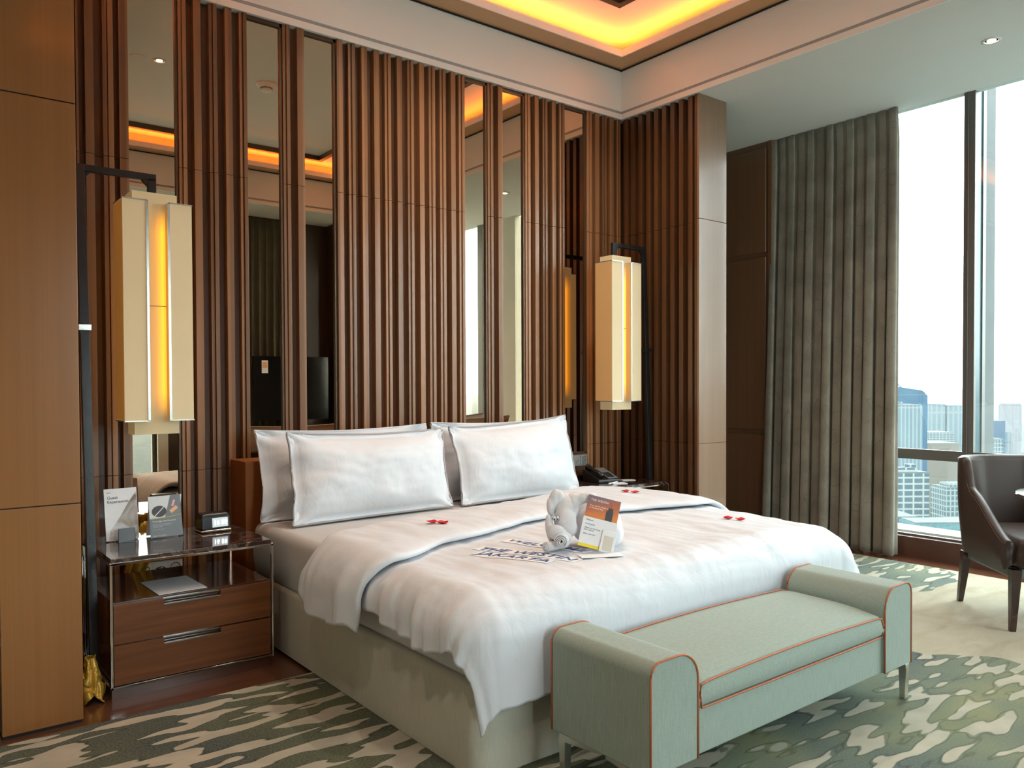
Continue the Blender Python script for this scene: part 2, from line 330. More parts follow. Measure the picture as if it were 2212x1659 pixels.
# ---------------------------------------------------------------- mesh helpers
class MB:
    def __init__(s): s.v = []; s.f = []; s.sm = False
    def add(s, vs, fs):
        n = len(s.v); s.v += [tuple(v) for v in vs]; s.f += [tuple(i+n for i in f) for f in fs]; return s
    def box(s, x0, x1, y0, y1, z0, z1):
        return s.add([(x0,y0,z0),(x1,y0,z0),(x1,y1,z0),(x0,y1,z0),(x0,y0,z1),(x1,y0,z1),(x1,y1,z1),(x0,y1,z1)],
                     [(0,3,2,1),(4,5,6,7),(0,1,5,4),(1,2,6,5),(2,3,7,6),(3,0,4,7)])
    def obox(s, mtx, sx, sy, sz):    # box centred in x,y with its base at the matrix origin
        vs = [mtx @ Vector(v) for v in [(-sx/2,-sy/2,0),(sx/2,-sy/2,0),(sx/2,sy/2,0),(-sx/2,sy/2,0),(-sx/2,-sy/2,sz),(sx/2,-sy/2,sz),(sx/2,sy/2,sz),(-sx/2,sy/2,sz)]]
        return s.add(vs, [(0,3,2,1),(4,5,6,7),(0,1,5,4),(1,2,6,5),(2,3,7,6),(3,0,4,7)])
    def prism(s, poly, a0, a1, axis='y'):   # poly in the two other axes
        n = len(poly)
        def P(p, a): return {'y': (p[0], a, p[1]), 'x': (a, p[0], p[1]), 'z': (p[0], p[1], a)}[axis]
        vs = [P(p, a0) for p in poly]+[P(p, a1) for p in poly]
        return s.add(vs, [tuple(range(n)), tuple(range(2*n-1, n-1, -1))]+[(i, i+n, (i+1) % n+n, (i+1) % n) for i in range(n)])
    def tube(s, path, r, n=8, closed=False, cap=True):
        path = [Vector(p) for p in path]; m = len(path); R = r if isinstance(r, (list, tuple)) else [r]*m; vs = []
        for i, p in enumerate(path):
            a = path[i-1] if (i or closed) else path[i]; b = path[(i+1) % m] if (i < m-1 or closed) else path[i]
            t = (b-a).normalized(); up = Vector((0, 0, 1)) if abs(t.z) < .95 else Vector((1, 0, 0))
            u = t.cross(up).normalized(); w_ = t.cross(u).normalized()
            vs += [p+R[i]*(cos(2*pi*k/n)*u+sin(2*pi*k/n)*w_) for k in range(n)]
        fs = []
        for i in range(m if closed else m-1):
            j = (i+1) % m
            fs += [(i*n+k, i*n+(k+1) % n, j*n+(k+1) % n, j*n+k) for k in range(n)]
        if cap and not closed: fs += [tuple(range(n-1, -1, -1)), tuple(range((m-1)*n, m*n))]
        return s.add(vs, fs)
    def lathe(s, prof, c=(0, 0, 0), n=32):
        vs = [(c[0]+r*cos(2*pi*k/n), c[1]+r*sin(2*pi*k/n), c[2]+z) for r, z in prof for k in range(n)]
        fs = [(i*n+k, i*n+(k+1) % n, (i+1)*n+(k+1) % n, (i+1)*n+k) for i in range(len(prof)-1) for k in range(n)]
        return s.add(vs, fs+[tuple(range(n-1, -1, -1)), tuple(range((len(prof)-1)*n, len(prof)*n))])
    def grid(s, fn, nu, nv, cu=False):
        vs = [fn(i/(nu-1 if not cu else nu), j/(nv-1)) for i in range(nu) for j in range(nv)]
        fs = [(i*nv+j, ((i+1) % nu)*nv+j, ((i+1) % nu)*nv+j+1, i*nv+j+1) for i in range(nu if cu else nu-1) for j in range(nv-1)]
        return s.add(vs, fs)
    def ball(s, c, r, rot=(0, 0, 0), n=16):
        m = Matrix.Translation(c) @ Euler(rot).to_matrix().to_4x4(); vs = []
        for i in range(n+1):
            a = pi*i/n
            for k in range(n): vs.append(m @ Vector((r[0]*sin(a)*cos(2*pi*k/n), r[1]*sin(a)*sin(2*pi*k/n), r[2]*cos(a))))
        return s.add(vs, [(i*n+k, (i+1)*n+k, (i+1)*n+(k+1) % n, i*n+(k+1) % n) for i in range(n) for k in range(n)])
    def build(s, name, m, parent=None, bevel=0, smooth=False, local=False, seg=2, weld=True):
        v = s.v
        if parent is not None:
            org = Vector((0, 0, 0)) if local else parent.matrix_basis.translation+ROOT.get(parent.name, Vector((0, 0, 0)))
        else:
            xs = [p[0] for p in v]; ys = [p[1] for p in v]; zs = [p[2] for p in v]
            org = Vector(((min(xs)+max(xs))/2, (min(ys)+max(ys))/2, min(zs)))
        me = bpy.data.meshes.new(name); me.from_pydata([(p[0]-org.x, p[1]-org.y, p[2]-org.z) for p in v], [], s.f)
        bm = bmesh.new(); bm.from_mesh(me)
        if weld: bmesh.ops.remove_doubles(bm, verts=bm.verts, dist=1e-5)
        bmesh.ops.recalc_face_normals(bm, faces=bm.faces); bm.to_mesh(me); bm.free()
        if smooth:
            for p in me.polygons: p.use_smooth = True
        o = bpy.data.objects.new(name, me); COL.objects.link(o)
        me.materials.append(MT[m] if isinstance(m, str) else m)
        if parent is None: o.location = org
        else:
            o.parent = parent; ROOT[o.name] = org.copy()
        if bevel:
            b = o.modifiers.new('bevel', 'BEVEL'); b.width = bevel; b.segments = seg; b.limit_method = 'ANGLE'; b.angle_limit = radians(40)
            for p in me.polygons: p.use_smooth = True
            try:
                wn_ = o.modifiers.new('wn', 'WEIGHTED_NORMAL'); wn_.keep_sharp = True
            except Exception: pass
        return o
ROOT = {}
def tag(o, label=None, cat=None, group=None, kind=None):
    if label: o['label'] = label
    if cat: o['category'] = cat
    if group: o['group'] = group
    if kind: o['kind'] = kind
    return o
def thing(name, loc, label, cat, group=None, rz=0):
    o = bpy.data.objects.new(name, None); COL.objects.link(o); o.location = loc; o.rotation_euler = (0, 0, rz); o.empty_display_size = .05
    return tag(o, label, cat, group)
def struct(name, label=None): 
    o = bpy.data.objects.new(name, None); COL.objects.link(o); o['kind'] = 'structure'; o.empty_display_size = .05
    if label: o['label'] = label
    return o
def text(name, body, size, m, mtx, parent, ext=.0006, shear=0, offset=0, align='LEFT'):
    cu_ = bpy.data.curves.new(name, 'FONT'); cu_.body = body; cu_.size = size; cu_.extrude = ext; cu_.shear = shear; cu_.offset = offset; cu_.align_x = align
    cu_.resolution_u = 3
    t = bpy.data.objects.new(name+'_tmp', cu_); COL.objects.link(t); bpy.context.view_layer.update()
    me = bpy.data.meshes.new_from_object(t.evaluated_get(bpy.context.evaluated_depsgraph_get())); bpy.data.objects.remove(t)
    org = parent.matrix_basis.translation+ROOT.get(parent.name, Vector((0, 0, 0)))
    me.transform(mtx); me.transform(Matrix.Translation(-org))
    me.materials.clear(); me.materials.append(MT[m]); o = bpy.data.objects.new(name, me); COL.objects.link(o); o.parent = parent; ROOT[o.name] = org.copy()
    return o
def frame_m(o, xa, ya):   # matrix with given x axis and y axis (text plane), z = normal
    xa = Vector(xa).normalized(); ya = Vector(ya).normalized(); za = xa.cross(ya).normalized(); ya = za.cross(xa)
    m = Matrix((xa, ya, za)).transposed().to_4x4(); m.translation = Vector(o); return m
def copy_tree(o, loc=None):
    c = o.copy(); COL.objects.link(c)
    if loc is not None: c.location = loc
    for ch in [x for x in bpy.data.objects if x.parent == o]:
        d = ch.copy(); COL.objects.link(d); d.parent = c
        for g in [x for x in bpy.data.objects if x.parent == ch]:
            k = g.copy(); COL.objects.link(k); k.parent = d
    return c

# ================================================================ ROOM SHELL
ZL = 3.285       # lower ceiling
tag(MB().box(-1.1, 6.1, -1.0, 4.6, -.1, 0).build('floor', 'floor'), 'dark red-brown wooden floorboards', kind='structure')
rug = MB(); rug.box(-.96, 5.635, -.30, 3.297, 0, .012)
tag(rug.build('area_rug', 'rug', bevel=.004), 'large hand-tufted rug with cream, green and grey water pattern under the bed', 'rug')
# lower ceiling around the coffer
c = MB(); cx0, cx1, cy0, cy1 = .57, 4.442, -.05, 4.305
c.box(-1.1, cx0, -1.0, 4.6, ZL, 3.95); c.box(cx1, 6.0, -1.0, 4.6, ZL, 3.95); c.box(cx0, cx1, -1.0, cy0, ZL, 3.95); c.box(cx0, cx1, cy1, 4.6, ZL, 3.95)
ceil = struct('ceiling'); c.build('lower_ceiling', 'ceil', ceil)
# fascia skin of the coffer with its shadow groove
t = .006; f = MB()
for z0, z1 in ((ZL-.001, 3.322), (3.342, 3.66)):
    f.box(cx0, cx1, cy1-t, cy1, z0, z1); f.box(cx1-t, cx1, cy0, cy1, z0, z1); f.box(cx0, cx1, cy0, cy0+t, z0, z1); f.box(cx0, cx0+t, cy0, cy1, z0, z1)
f.build('coffer_fascia', 'white', ceil)
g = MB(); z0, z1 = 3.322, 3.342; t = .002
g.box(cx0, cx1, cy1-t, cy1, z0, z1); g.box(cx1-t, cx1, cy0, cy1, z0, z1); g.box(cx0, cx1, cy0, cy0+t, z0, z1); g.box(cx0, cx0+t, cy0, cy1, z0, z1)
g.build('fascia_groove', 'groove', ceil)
# bronze strip with ledge for the hidden light
sw = .195; s = MB(); a0, a1, b0, b1 = cx0, cx1, cy0, cy1
s.box(a0, a1, b1-sw, b1, 3.65, 3.662); s.box(a0, a1, b0, b0+sw, 3.65, 3.662); s.box(a1-sw, a1, b0+sw, b1-sw, 3.65, 3.662); s.box(a0, a0+sw, b0+sw, b1-sw, 3.65, 3.662)
s.build('coffer_strip', 'bronze', ceil)
s = MB(); k = .010
s.box(a0, a1, b1-.018, b1-k, 3.640, 3.652); s.box(a0, a1, b0+k, b0+.018, 3.640, 3.652); s.box(a1-.018, a1-k, b0, b1, 3.640, 3.652); s.box(a0+k, a0+.018, b0, b1, 3.640, 3.652)
s.build('strip_edge', 'darkgap', ceil)
s = MB(); h_ = 3.695
s.box(a0+sw, a1-sw, b1-sw-.004, b1-sw+.004, 3.646, h_); s.box(a0+sw, a1-sw, b0+sw-.004, b0+sw+.004, 3.646, h_)
s.box(a1-sw-.004, a1-sw+.004, b0+sw, b1-sw, 3.646, h_); s.box(a0+sw-.004, a0+sw+.004, b0+sw, b1-sw, 3.646, h_)
s.build('strip_lip', 'white', ceil)
MB().box(.4, 4.6, -.2, 4.5, 3.82, 3.86).build('upper_ceiling', 'white', ceil)
# inner frame and raised centre
ix0, ix1, iy0, iy1 = 1.12, 3.86, .33, 3.755; fr = .05; s = MB()
s.box(ix0, ix1, iy1-fr, iy1, 3.755, 3.825); s.box(ix0, ix1, iy0, iy0+fr, 3.755, 3.825); s.box(ix1-fr, ix1, iy0+fr, iy1-fr, 3.755, 3.825); s.box(ix0, ix0+fr, iy0+fr, iy1-fr, 3.755, 3.825)
s.build('inner_ceiling_frame', 'brown_frame', ceil)
MB().box(ix0+fr, ix1-fr, iy0+fr, iy1-fr, 3.805, 3.822).build('centre_ceiling_panel', 'ceil', ceil)

# walls
wl = struct('wall_left')
MB().box(-1.15, -1.0, -1.0, 3.40, 0, ZL).build('plain_wall', 'cream', wl)
# wood-clad pier at the left edge of the picture
p = MB()
for z0, z1 in ((0.012, .8295), (.8335, 2.323), (2.327, ZL)): p.box(.314, .575, 3.37, 4.40, z0, z1)
pier = struct('wall_pier'); p.build('veneer_cladding', 'veneer', pier, bevel=.002)
MB().box(.318, .571, 3.376, 4.39, 0, ZL).build('pier_core', 'darkgap', pier)
pl_ = MB()
for z0, z1 in ((0.012, .8295), (.8335, 2.323), (2.327, ZL)): pl_.box(-1.0, .306, 3.40, 4.40, z0, z1)
ws = struct('wall_pier_side'); pl_.build('side_cladding', 'veneer', ws)
hw = struct('wall_headboard')
MB().box(.575, 4.80, 4.385, 4.5, 0, ZL+.02).build('wall_backing', 'slat_dark', hw)
MB().box(4.765, 6.2, 4.40, 4.5, 0, ZL).build('rear_wall', 'panel', hw)
SEG = {'s1': [(.728,.750),(.778,.816),(.857,.904),(.929,.971)],
 's2': [(1.211,1.25),(1.286,1.324),(1.367,1.408),(1.449,1.486),(1.528,1.567)], 's3': [(1.77,1.81),(1.851,1.894)],
 's4': [(2.094,2.132),(2.171,2.212),(2.254,2.291),(2.335,2.372),(2.412,2.452),(2.494,2.529),(2.571,2.612),(2.653,2.688),(2.726,2.769),(2.808,2.85),(2.889,2.925),(2.955,2.997)],
 's5': [(3.187,3.229),(3.268,3.307)], 's6': [(3.509,3.55),(3.59,3.625),(3.668,3.706),(3.75,3.785),(3.826,3.868)],
 's7': [(4.094,4.141),(4.172,4.215),(4.253,4.292),(4.326,4.368),(4.408,4.44)]}
LAB = {'s1': 'narrow bank of walnut slats beside the wood-clad pier, behind the left lamp',
 's2': 'bank of five walnut slats between the left lamp mirror and the next mirror', 's3': 'pair of walnut slats between the two dark-reflecting mirrors',
 's4': 'widest bank of walnut slats, behind the middle of the bed', 's5': 'pair of walnut slats between the two window-reflecting mirrors',
 's6': 'bank of five walnut slats left of the mirror beside the right lamp', 's7': 'bank of walnut slats in the corner behind the right lamp'}
DOUBLE = {1, 4, 6, 8, 9, 11}
for k, sl in SEG.items():
    x0, x1 = sl[0][0], sl[-1][1]
    if k == 's1': x0 = .577
    r = thing('slatted_panel', ((x0+x1)/2, 4.36, 0), LAB[k], 'wall panel', 'walnut slat banks on the headboard wall')
    m_ = MB()
    for i, (a, b) in enumerate(sl):
        for z0, z1 in ((0.0, .8285), (.8305, 2.3965), (2.3985, ZL-.002)):
            if (k != 's4' and (i % 2 == 0)) or (k == 's4' and i in DOUBLE):    # stepped slat: rebated left third
                e_ = a+(b-a)*.45
                m_.box(a, e_, 4.318, 4.384, z0, z1); m_.box(e_+.0015, b, 4.31, 4.384, z0, z1)
            else: m_.box(a, b, 4.31, 4.384, z0, z1)
    m_.build('slats', 'slat', r, bevel=.0012, seg=1)
    bk_ = MB()
    for z0, z1 in ((0.0, .8285), (.8305, 2.3965), (2.3985, ZL-.002)): bk_.box(x0, x1, 4.352, 4.384, z0, z1)
    bk_.build('backing_board', 'slat_dark', r)  # board colour darkened to hold the shade between the slats
MIR = [(.973, 1.209, .50, 'tall mirror strip behind the left lamp, reaching below the nightstand top'),
 (1.569, 1.768, .905, 'mirror strip above the left corner of the headboard, reflecting the television card'),
 (1.897, 2.092, .905, 'mirror strip left of the widest slat bank, reflecting dark wall'),
 (2.999, 3.185, .905, 'mirror strip right of the widest slat bank, reflecting window'),
 (3.311, 3.507, .905, 'mirror strip above the right pillows reflecting a pale column and window'),
 (3.871, 4.092, .765, 'mirror strip beside the right lamp, reflecting dark slats')]
for (a, b, z0, lb) in MIR:
    r = thing('wall_mirror', ((a+b)/2, 4.36, z0), lb, 'mirror', 'mirror strips between the slat banks')
    MB().box(a+.001, b-.012, 4.338, 4.346, z0+.01, 3.262).build('mirror_glass', 'mirror', r)
    m_ = MB(); m_.box(a, b, 4.346, 4.384, z0, ZL-.002); m_.box(b-.012, b-.001, 4.325, 4.346, z0, ZL-.002); m_.box(a, b-.001, 4.325, 4.346, 3.262, ZL-.002); m_.box(a, b-.001, 4.325, 4.346, z0, z0+.01)
    m_.build('mirror_frame', 'brown_frame', r)
# return wall with slats and satin end pillar
rw = struct('wall_return')
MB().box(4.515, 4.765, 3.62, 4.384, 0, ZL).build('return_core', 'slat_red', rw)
m_ = MB()
RET = [(4.304,4.265),(4.23,4.191),(4.153,4.115),(4.073,4.035),(3.998,3.961),(3.92,3.882),(3.842,3.804),(3.762,3.724),(3.68,3.642)]
for b, a in RET:
    for z0, z1 in ((0, .8525), (.8545, 2.3965), (2.3985, ZL-.002)): m_.box(4.462, 4.515, a, b, z0, z1)
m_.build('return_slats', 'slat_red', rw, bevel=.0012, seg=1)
m_ = MB()
for z0, z1 in ((0, .8525), (.8545, 2.421), (2.424, ZL-.001)): m_.box(4.462, 4.768, 3.583, 3.618, z0, z1)
m_.build('end_pillar_face', 'veneer_pale', rw, bevel=.0015)
MB().box(4.46, 4.515, 3.60, 3.62, 0, ZL-.002).build('pillar_side_edge', 'slat_red', rw)
# right side wall panel before the curtain
rp_ = struct('wall_right')
m_ = MB(); m_.box(5.80, 6.2, 3.90, 4.40, 0, ZL); m_.build('panel_core', 'panel', rp_)
m_ = MB()
for z0, z1 in ((.10, .845), (.885, 2.33), (2.37, ZL-.05)):
    m_.box(5.785, 5.80, 3.955, 4.355, z0, z1)
m_.build('raised_panel', 'panel', rp_, bevel=.006)
m_ = MB(); m_.box(5.79, 5.80, 3.90, 3.935, 0, ZL-.001); m_.box(5.79, 5.80, 4.372, 4.40, 0, ZL-.001)
m_.build('panel_stile', 'panel', rp_, bevel=.002)
# below-window skirting and outer ledge
MB().box(5.875, 6.20, -1.0, 3.90, 0, .15).build('window_plinth', 'plinth', rp_)
MB().box(5.83, 5.875, 3.55, 3.90, 0, .15).build('skirting', 'plinth', rp_)
MB().box(6.06, 6.30, -1.0, 4.4, .145, .165).build('outer_ledge', 'ledge', rp_)
MB().box(6.03, 6.2, 3.6, 4.4, 0, ZL).build('outer_jamb', 'panel', rp_)
MB().box(5.93, 6.1, .66, 1.18, 0, ZL).build('column_cladding', 'cream', rp_)
MB().box(5.95, 6.1, -1.0, -.72, 0, ZL).build('corner_post', 'winframe', rp_)
# rear wall behind the camera, seen in the mirrors
bw_ = struct('wall_rear')
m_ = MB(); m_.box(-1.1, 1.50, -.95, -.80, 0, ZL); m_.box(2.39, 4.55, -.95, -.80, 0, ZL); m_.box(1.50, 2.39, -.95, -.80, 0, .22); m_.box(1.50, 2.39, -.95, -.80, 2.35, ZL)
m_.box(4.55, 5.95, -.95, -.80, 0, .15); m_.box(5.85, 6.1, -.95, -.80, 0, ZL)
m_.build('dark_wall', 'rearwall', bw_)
MB().box(2.39, 2.50, -.80, -.78, .0, 2.6).build('pale_pilaster', 'cream', bw_)
MB().box(1.45, 2.40, -.80, -.76, .20, .235).build('white_sill', 'ledge', bw_)
MB().box(4.44, 4.52, -.80, -.55, 0, ZL).build('wall_nib', 'rearwall', bw_)

# windows
def window(name, parts, panes, label):
    r = struct(name, label)
    m_ = MB()
    for b_ in parts: m_.box(*b_)
    m_.build('window_frame', 'winframe', r, bevel=.002)
    g_ = MB()
    for b_ in panes: g_.box(*b_)
    g_.build('window_pane', 'glass', r)
    return r
window('window_1', [(5.93, 5.965, 2.388, 2.462, .15, ZL), (5.93, 5.965, 2.462, 3.62, .715, .79), (5.93, 5.965, 1.18, 2.40, .715, .79), (5.93, 5.965, 1.18, 3.62, .15, .165), (5.93, 5.965, 3.60, 3.66, .15, ZL),
                    (5.922, 5.93, 2.428, 2.433, .15, ZL)],
       [(5.945, 5.950, 1.18, 3.6, .15, ZL)], 'tall window with grey mullion and low transom beside the curtain')
window('window_2', [(5.93, 6.05, .41, .52, .15, ZL), (5.93, 6.05, -.75, .66, .715, .79)], [(6.0, 6.006, -.72, .66, .15, ZL)], 'window nearer the camera, seen in the mirrors')
window('window_3', [(4.55, 5.85, -.92, -.86, .715, .79), (5.17, 5.23, -.92, -.86, .15, ZL)], [(4.55, 5.85, -.90, -.895, .15, ZL)], 'rear window, out of view')
window('window_4', [(1.50, 1.54, -.92, -.86, .22, 2.35), (2.35, 2.39, -.92, -.86, .22, 2.35)], [(1.5, 2.39, -.90, -.895, .22, 2.35)], 'rear window reflected below the left lamp')
# exterior fin outside the window
ef = thing('facade_fin', (6.45, 2.38, 0), 'pale concrete facade fin with glass edge standing outside the window mullion', 'column')
MB().box(5.975, 6.065, 2.396, 2.404, .17, 3.9).build('glass_edge', 'edge_glass', ef)
m_ = MB(); m_.box(6.065, 6.115, 2.388, 2.404, .17, 3.9); m_.build('metal_strip', 'winframe', ef)
MB().box(6.135, 6.29, 2.396, 2.43, .17, 3.9).build('concrete_fin', 'stone', ef)

# ceiling fittings
def downlight(loc, label, en=0, size=115):
    r = thing('recessed_downlight', loc, label, 'ceiling light', 'recessed downlights')
    m_ = MB(); m_.lathe([(.052, 0), (.052, -.004), (.040, -.006), (.036, -.003), (.036, 0)], loc); m_.build('trim_ring', 'ceil', r, smooth=True)
    m_ = MB(); m_.lathe([(.024, .0), (.024, -.0045)], loc); m_.build('lamp_lens', 'downlight', r)
    if en:
        l = light('downlight_beam', 'SPOT', (loc[0], loc[1], loc[2]-.012), (0, 0, 0), en, (1, .87, .72)); l.data.spot_size = radians(size); l.data.spot_blend = .8; l.data.shadow_soft_size = .04
downlight((5.153, 1.99, ZL), 'round recessed downlight in the grey ceiling near the window', 14)
downlight((1.72, 2.05, 3.805), 'round recessed downlight in the raised centre ceiling, seen in the left mirror', 26)
for x_, lb in ((2.45, 'left'), (3.6, 'right')): downlight((x_, 3.42, 3.805), 'added fill downlight over the headboard end of the bed, '+lb+' of two', 38, 125)  # added pair out of frame, warm fill on slats and pillows
downlight((.05, 1.5, ZL), 'added fill downlight in the lower ceiling in front of the wood pier', 24, 120)  # added lamp, unseen, brightens the pier face and left bed side
downlight((.25, .35, ZL), 'added out-of-frame fill downlight in the lower ceiling near the viewpoint', 24, 130)  # second added fill for the left of the room, out of view
sd = thing('smoke_detector', (2.56, 2.08, 3.805), 'white round stepped smoke detector on the raised ceiling, seen in a mirror', 'smoke detector')
m_ = MB(); m_.lathe([(.085, 0), (.085, -.012), (.07, -.022), (.066, -.03), (.058, -.034)], (2.56, 2.08, 3.805)); m_.build('mounting_base', 'mould', sd, smooth=True)
m_ = MB(); m_.lathe([(.05, -.034), (.05, -.05), (.042, -.062), (.01, -.066)], (2.56, 2.08, 3.805)); m_.build('sensor_head', 'mould', sd, smooth=True)
m_ = MB(); m_.lathe([(.0515, -.040), (.0515, -.045)], (2.56, 2.08, 3.805)); m_.build('vent_slot', 'darkgap', sd)
ad = thing('ceiling_access_disc', (1.57, 2.03, 3.805), 'flat round ceiling cover plate beside the downlight, seen in the left mirror', 'ceiling plate')
m_ = MB(); m_.lathe([(.058, 0), (.058, -.004), (.05, -.006)], (1.57, 2.03, 3.805)); m_.build('cover_disc', 'ceil', ad, smooth=True)

# ================================================================ BED
BX0, BX1, BY0, BY1 = 1.458, 3.56, 2.04, 4.085
bed = thing('bed', (2.51, 3.05, .012), 'king bed with beige upholstered base and white fitted sheet against the headboard', 'bed')
def rbox(mb, x0, x1, y0, y1, z0, z1, rc, rt, rb=.01, n=5, bulge=0):
    rings = []
    def ring(inset, z, bl=0):
        pts = []; a0, a1, b0, b1 = x0+inset-bl, x1-inset+bl, y0+inset-bl, y1-inset+bl; r_ = max(rc-inset, .005)
        for cx_, cy_, st in ((a1-r_, b1-r_, 0), (a0+r_, b1-r_, pi/2), (a0+r_, b0+r_, pi), (a1-r_, b0+r_, 3*pi/2)):
            for k in range(7): an = st+pi/2*k/6; pts.append((cx_+r_*cos(an), cy_+r_*sin(an), z))
        return pts
    prof = [(rb*(1-sin(pi/2*k/n)), z0+rb*(1-cos(pi/2*k/n)), 0) for k in range(n+1)]
    prof += [(0, z0+rb+(z1-rt-z0-rb)*k/6, bulge*sin(pi*k/6)) for k in range(1, 6)]
    prof += [(rt*(1-cos(pi/2*k/n)), z1-rt+rt*sin(pi/2*k/n), 0) for k in range(n+1)]
    vs = []
    for ins, z, bl in prof: vs += ring(ins, z, bl)
    m = 28; fs = [(i*m+k, i*m+(k+1) % m, (i+1)*m+(k+1) % m, (i+1)*m+k) for i in range(len(prof)-1) for k in range(m)]
    fs += [tuple(range(m-1, -1, -1)), tuple(range((len(prof)-1)*m, len(prof)*m))]
    mb.add(vs, fs)
b_ = MB(); rbox(b_, BX0, BX1, BY0, BY1, .012, .318, .07, .02, .005); b_.build('bed_base', 'base', bed, smooth=True)
b_ = MB(); rbox(b_, BX0+.012, BX1-.012, BY0+.02, BY1-.005,   .312, .573, .10, .05, .03, bulge=.008); b_.build('mattress', 'sheet', bed, smooth=True)
hb = thing('headboard', (2.51, 4.2, 0), 'plain brown wooden headboard panel behind the pillows', 'headboard')
MB().box(1.457, 3.60, 4.09, 4.308, 0, .878).build('headboard_panel', 'hb', hb, bevel=.003)

ZT = .606
def n3(x, y, z=0): return noise.noise(Vector((x, y, z)))
def top_z(x, y):
    return ZT + .012*n3(x*1.7, y*1.7) + .005*n3(x*6, y*6, 2) + .02*math.exp(-((x-2.5)/1.0)**4)*0
FX0, FX1, FY = 1.375, 3.66, 1.985      # hanging planes of the duvet
R = .15
def drape(u, v, off=0.0, wr=1.0):
    """u: unfolded distance across measured from the left flat edge, v: unfolded distance past the foot flat edge (+ = beyond).
    x overshoot a, foot overshoot b."""
    xl, xr, yf = FX0+R, FX1-R, FY+R
    x = min(max(u, xl), xr); a = max(xl-u, u-xr, 0); sgn = -1 if u < xl else 1
    y = max(v, yf); b = max(yf-v, 0)
    d = hypot(a, b); th = atan2(b, a) if d > 0 else 0
    q = R*pi/2
    if d < q: out = R*sin(d/R); dn = R*(1-cos(d/R))
    else: out = R; dn = R+(d-q)
    # hanging folds
    s_ = (y if b == 0 else 0)+(x if a == 0 else 0)+ (th*R*1.5 if a > 0 and b > 0 else 0)
    hang = max(0, dn-.04)
    along = (u if b > a else v)
    fold = sin(along*23+2.2*n3(along*3, 1.3)+1.2)*.5+.5*sin(along*51+4*n3(along*5, 9))
    wa = th*2/pi; wa = (1-wa)**1.1 if a > 0 else 0
    out += wr*hang*((.085*fold+.03)*wa+(.014*sin(along*9+3*n3(along*1.5, 4))+.01)*(1-wa))+wa*wr*max(0, min(1, dn/.08))*(.004*sin(along*64+5*n3(along*4, 2))+.020*(.5-abs(n3(v*11+dn*2.5, u*1.2, 6)))-.008)
    if sgn > 0 and a > 0: out += .42*max(0, dn-.03)*cos(th)
    out += off*(sin(min(d/R, pi/2)))
    px = x+sgn*out*cos(th) if a > 0 else x
    py = y-out*sin(th) if b > 0 else y
    pz = top_z(px, py)+off*(cos(min(d/R, pi/2)))-dn
    wr_ = max(0, min(1, (2.8-py)/.5)); pz -= wr_*.022*max(0, min(1, (min(px, 3.6)-2.95)/.6))**2*max(0, 1-dn*3)
    # tension creases on the shoulder
    if 0 < dn < .3: pz += wr*(.006*n3(u*3+v*14, v*3+u*5, 5)+.010*min(1, dn/.03)*abs(n3(u*2+v*17, v*2-u*3, 8)))
    return Vector((px, py, pz))
AL = .268
def duvet_pt(s, t_):
    yf = FY+R; L_ = (3.02-yf)+.44
    v = 3.02-t_*L_
    aL = AL+.025*sin(v*9)+.012*n3(v*7, 3)
    uL = FX0+R-aL; uR = FX1-R+.34
    u = uL+(uR-uL)*s
    p_ = drape(u, v)
    fl = .012*n3(u*9, v*3.2, 1)+.006*n3(u*22, v*7, 7)
    p_.z += .6*fl
    return p_
dv = MB(); dv.grid(lambda s, t_: duvet_pt(s, t_), 260, 150)
dvo = dv.build('duvet', 'linen', smooth=True)
so = dvo.modifiers.new('s', 'SOLIDIFY'); so.thickness = .012; so.offset = -1
tag(dvo, 'white duvet spread over the bed with its corner hanging beside the bench', 'duvet')
# turned-back band of the duvet
def interp(x, pts):
    if x <= pts[0][0]: return pts[0][1]
    for (x0, y0), (x1, y1) in zip(pts, pts[1:]):
        if x <= x1:
            k = (x-x0)/(x1-x0); k = k*k*(3-2*k); return y0+(y1-y0)*k
    return pts[-1][1]
HEAD = [(1.10, 3.24), (1.40, 3.12), (1.6, 3.20), (1.95, 3.33), (2.9, 3.50), (3.45, 3.58), (3.9, 3.50)]
FRONT = [(1.10, 2.68), (1.3, 2.64), (1.5, 2.60), (1.86, 2.78), (2.5, 2.93), (3.0, 2.86), (3.45, 2.74), (3.9, 2.70)]
def band_pt(s, t_):
    uL = FX0+R-.300+.03*cos(t_*2*pi+.6)+.02*sin(t_*20); uR = FX1-R+.40
    u = uL+(uR-uL)*s; ang = 2*pi*t_
    yh, yf_ = interp(u, HEAD), interp(u, FRONT); hl = (yh-yf_)/2; mid = (yh+yf_)/2
    ca, sa = cos(ang), sin(ang)
    v = mid+hl*(abs(ca)**.7)*(1 if ca > 0 else -1)
    # upper and lower surface of a flattened roll; thicker near the front
    th = .017+.014*(1-ca)/2
    off = .026+th*(abs(sa)**.8)*(1 if sa > 0 else -1)
    p_ = drape(u, max(v, 2.16), off, .8)
    k = .008*n3(u*8, v*2.4, 4)+.004*n3(u*20, v*5, 8)
    p_.z += k*(1 if sa > 0 else .3)
    return p_
bd = MB(); n_s, n_t = 240, 72
bd.v = [tuple(band_pt(i/(n_s-1), j/n_t)) for i in range(n_s) for j in range(n_t)]
bd.f = [(i*n_t+j, (i+1)*n_t+j, (i+1)*n_t+(j+1) % n_t, i*n_t+(j+1) % n_t) for i in range(n_s-1) for j in range(n_t)]+[tuple(range(n_t)), tuple(range((n_s-1)*n_t, n_s*n_t))]
bo = bd.build('turned_back_fold', 'linen', dvo, smooth=True)

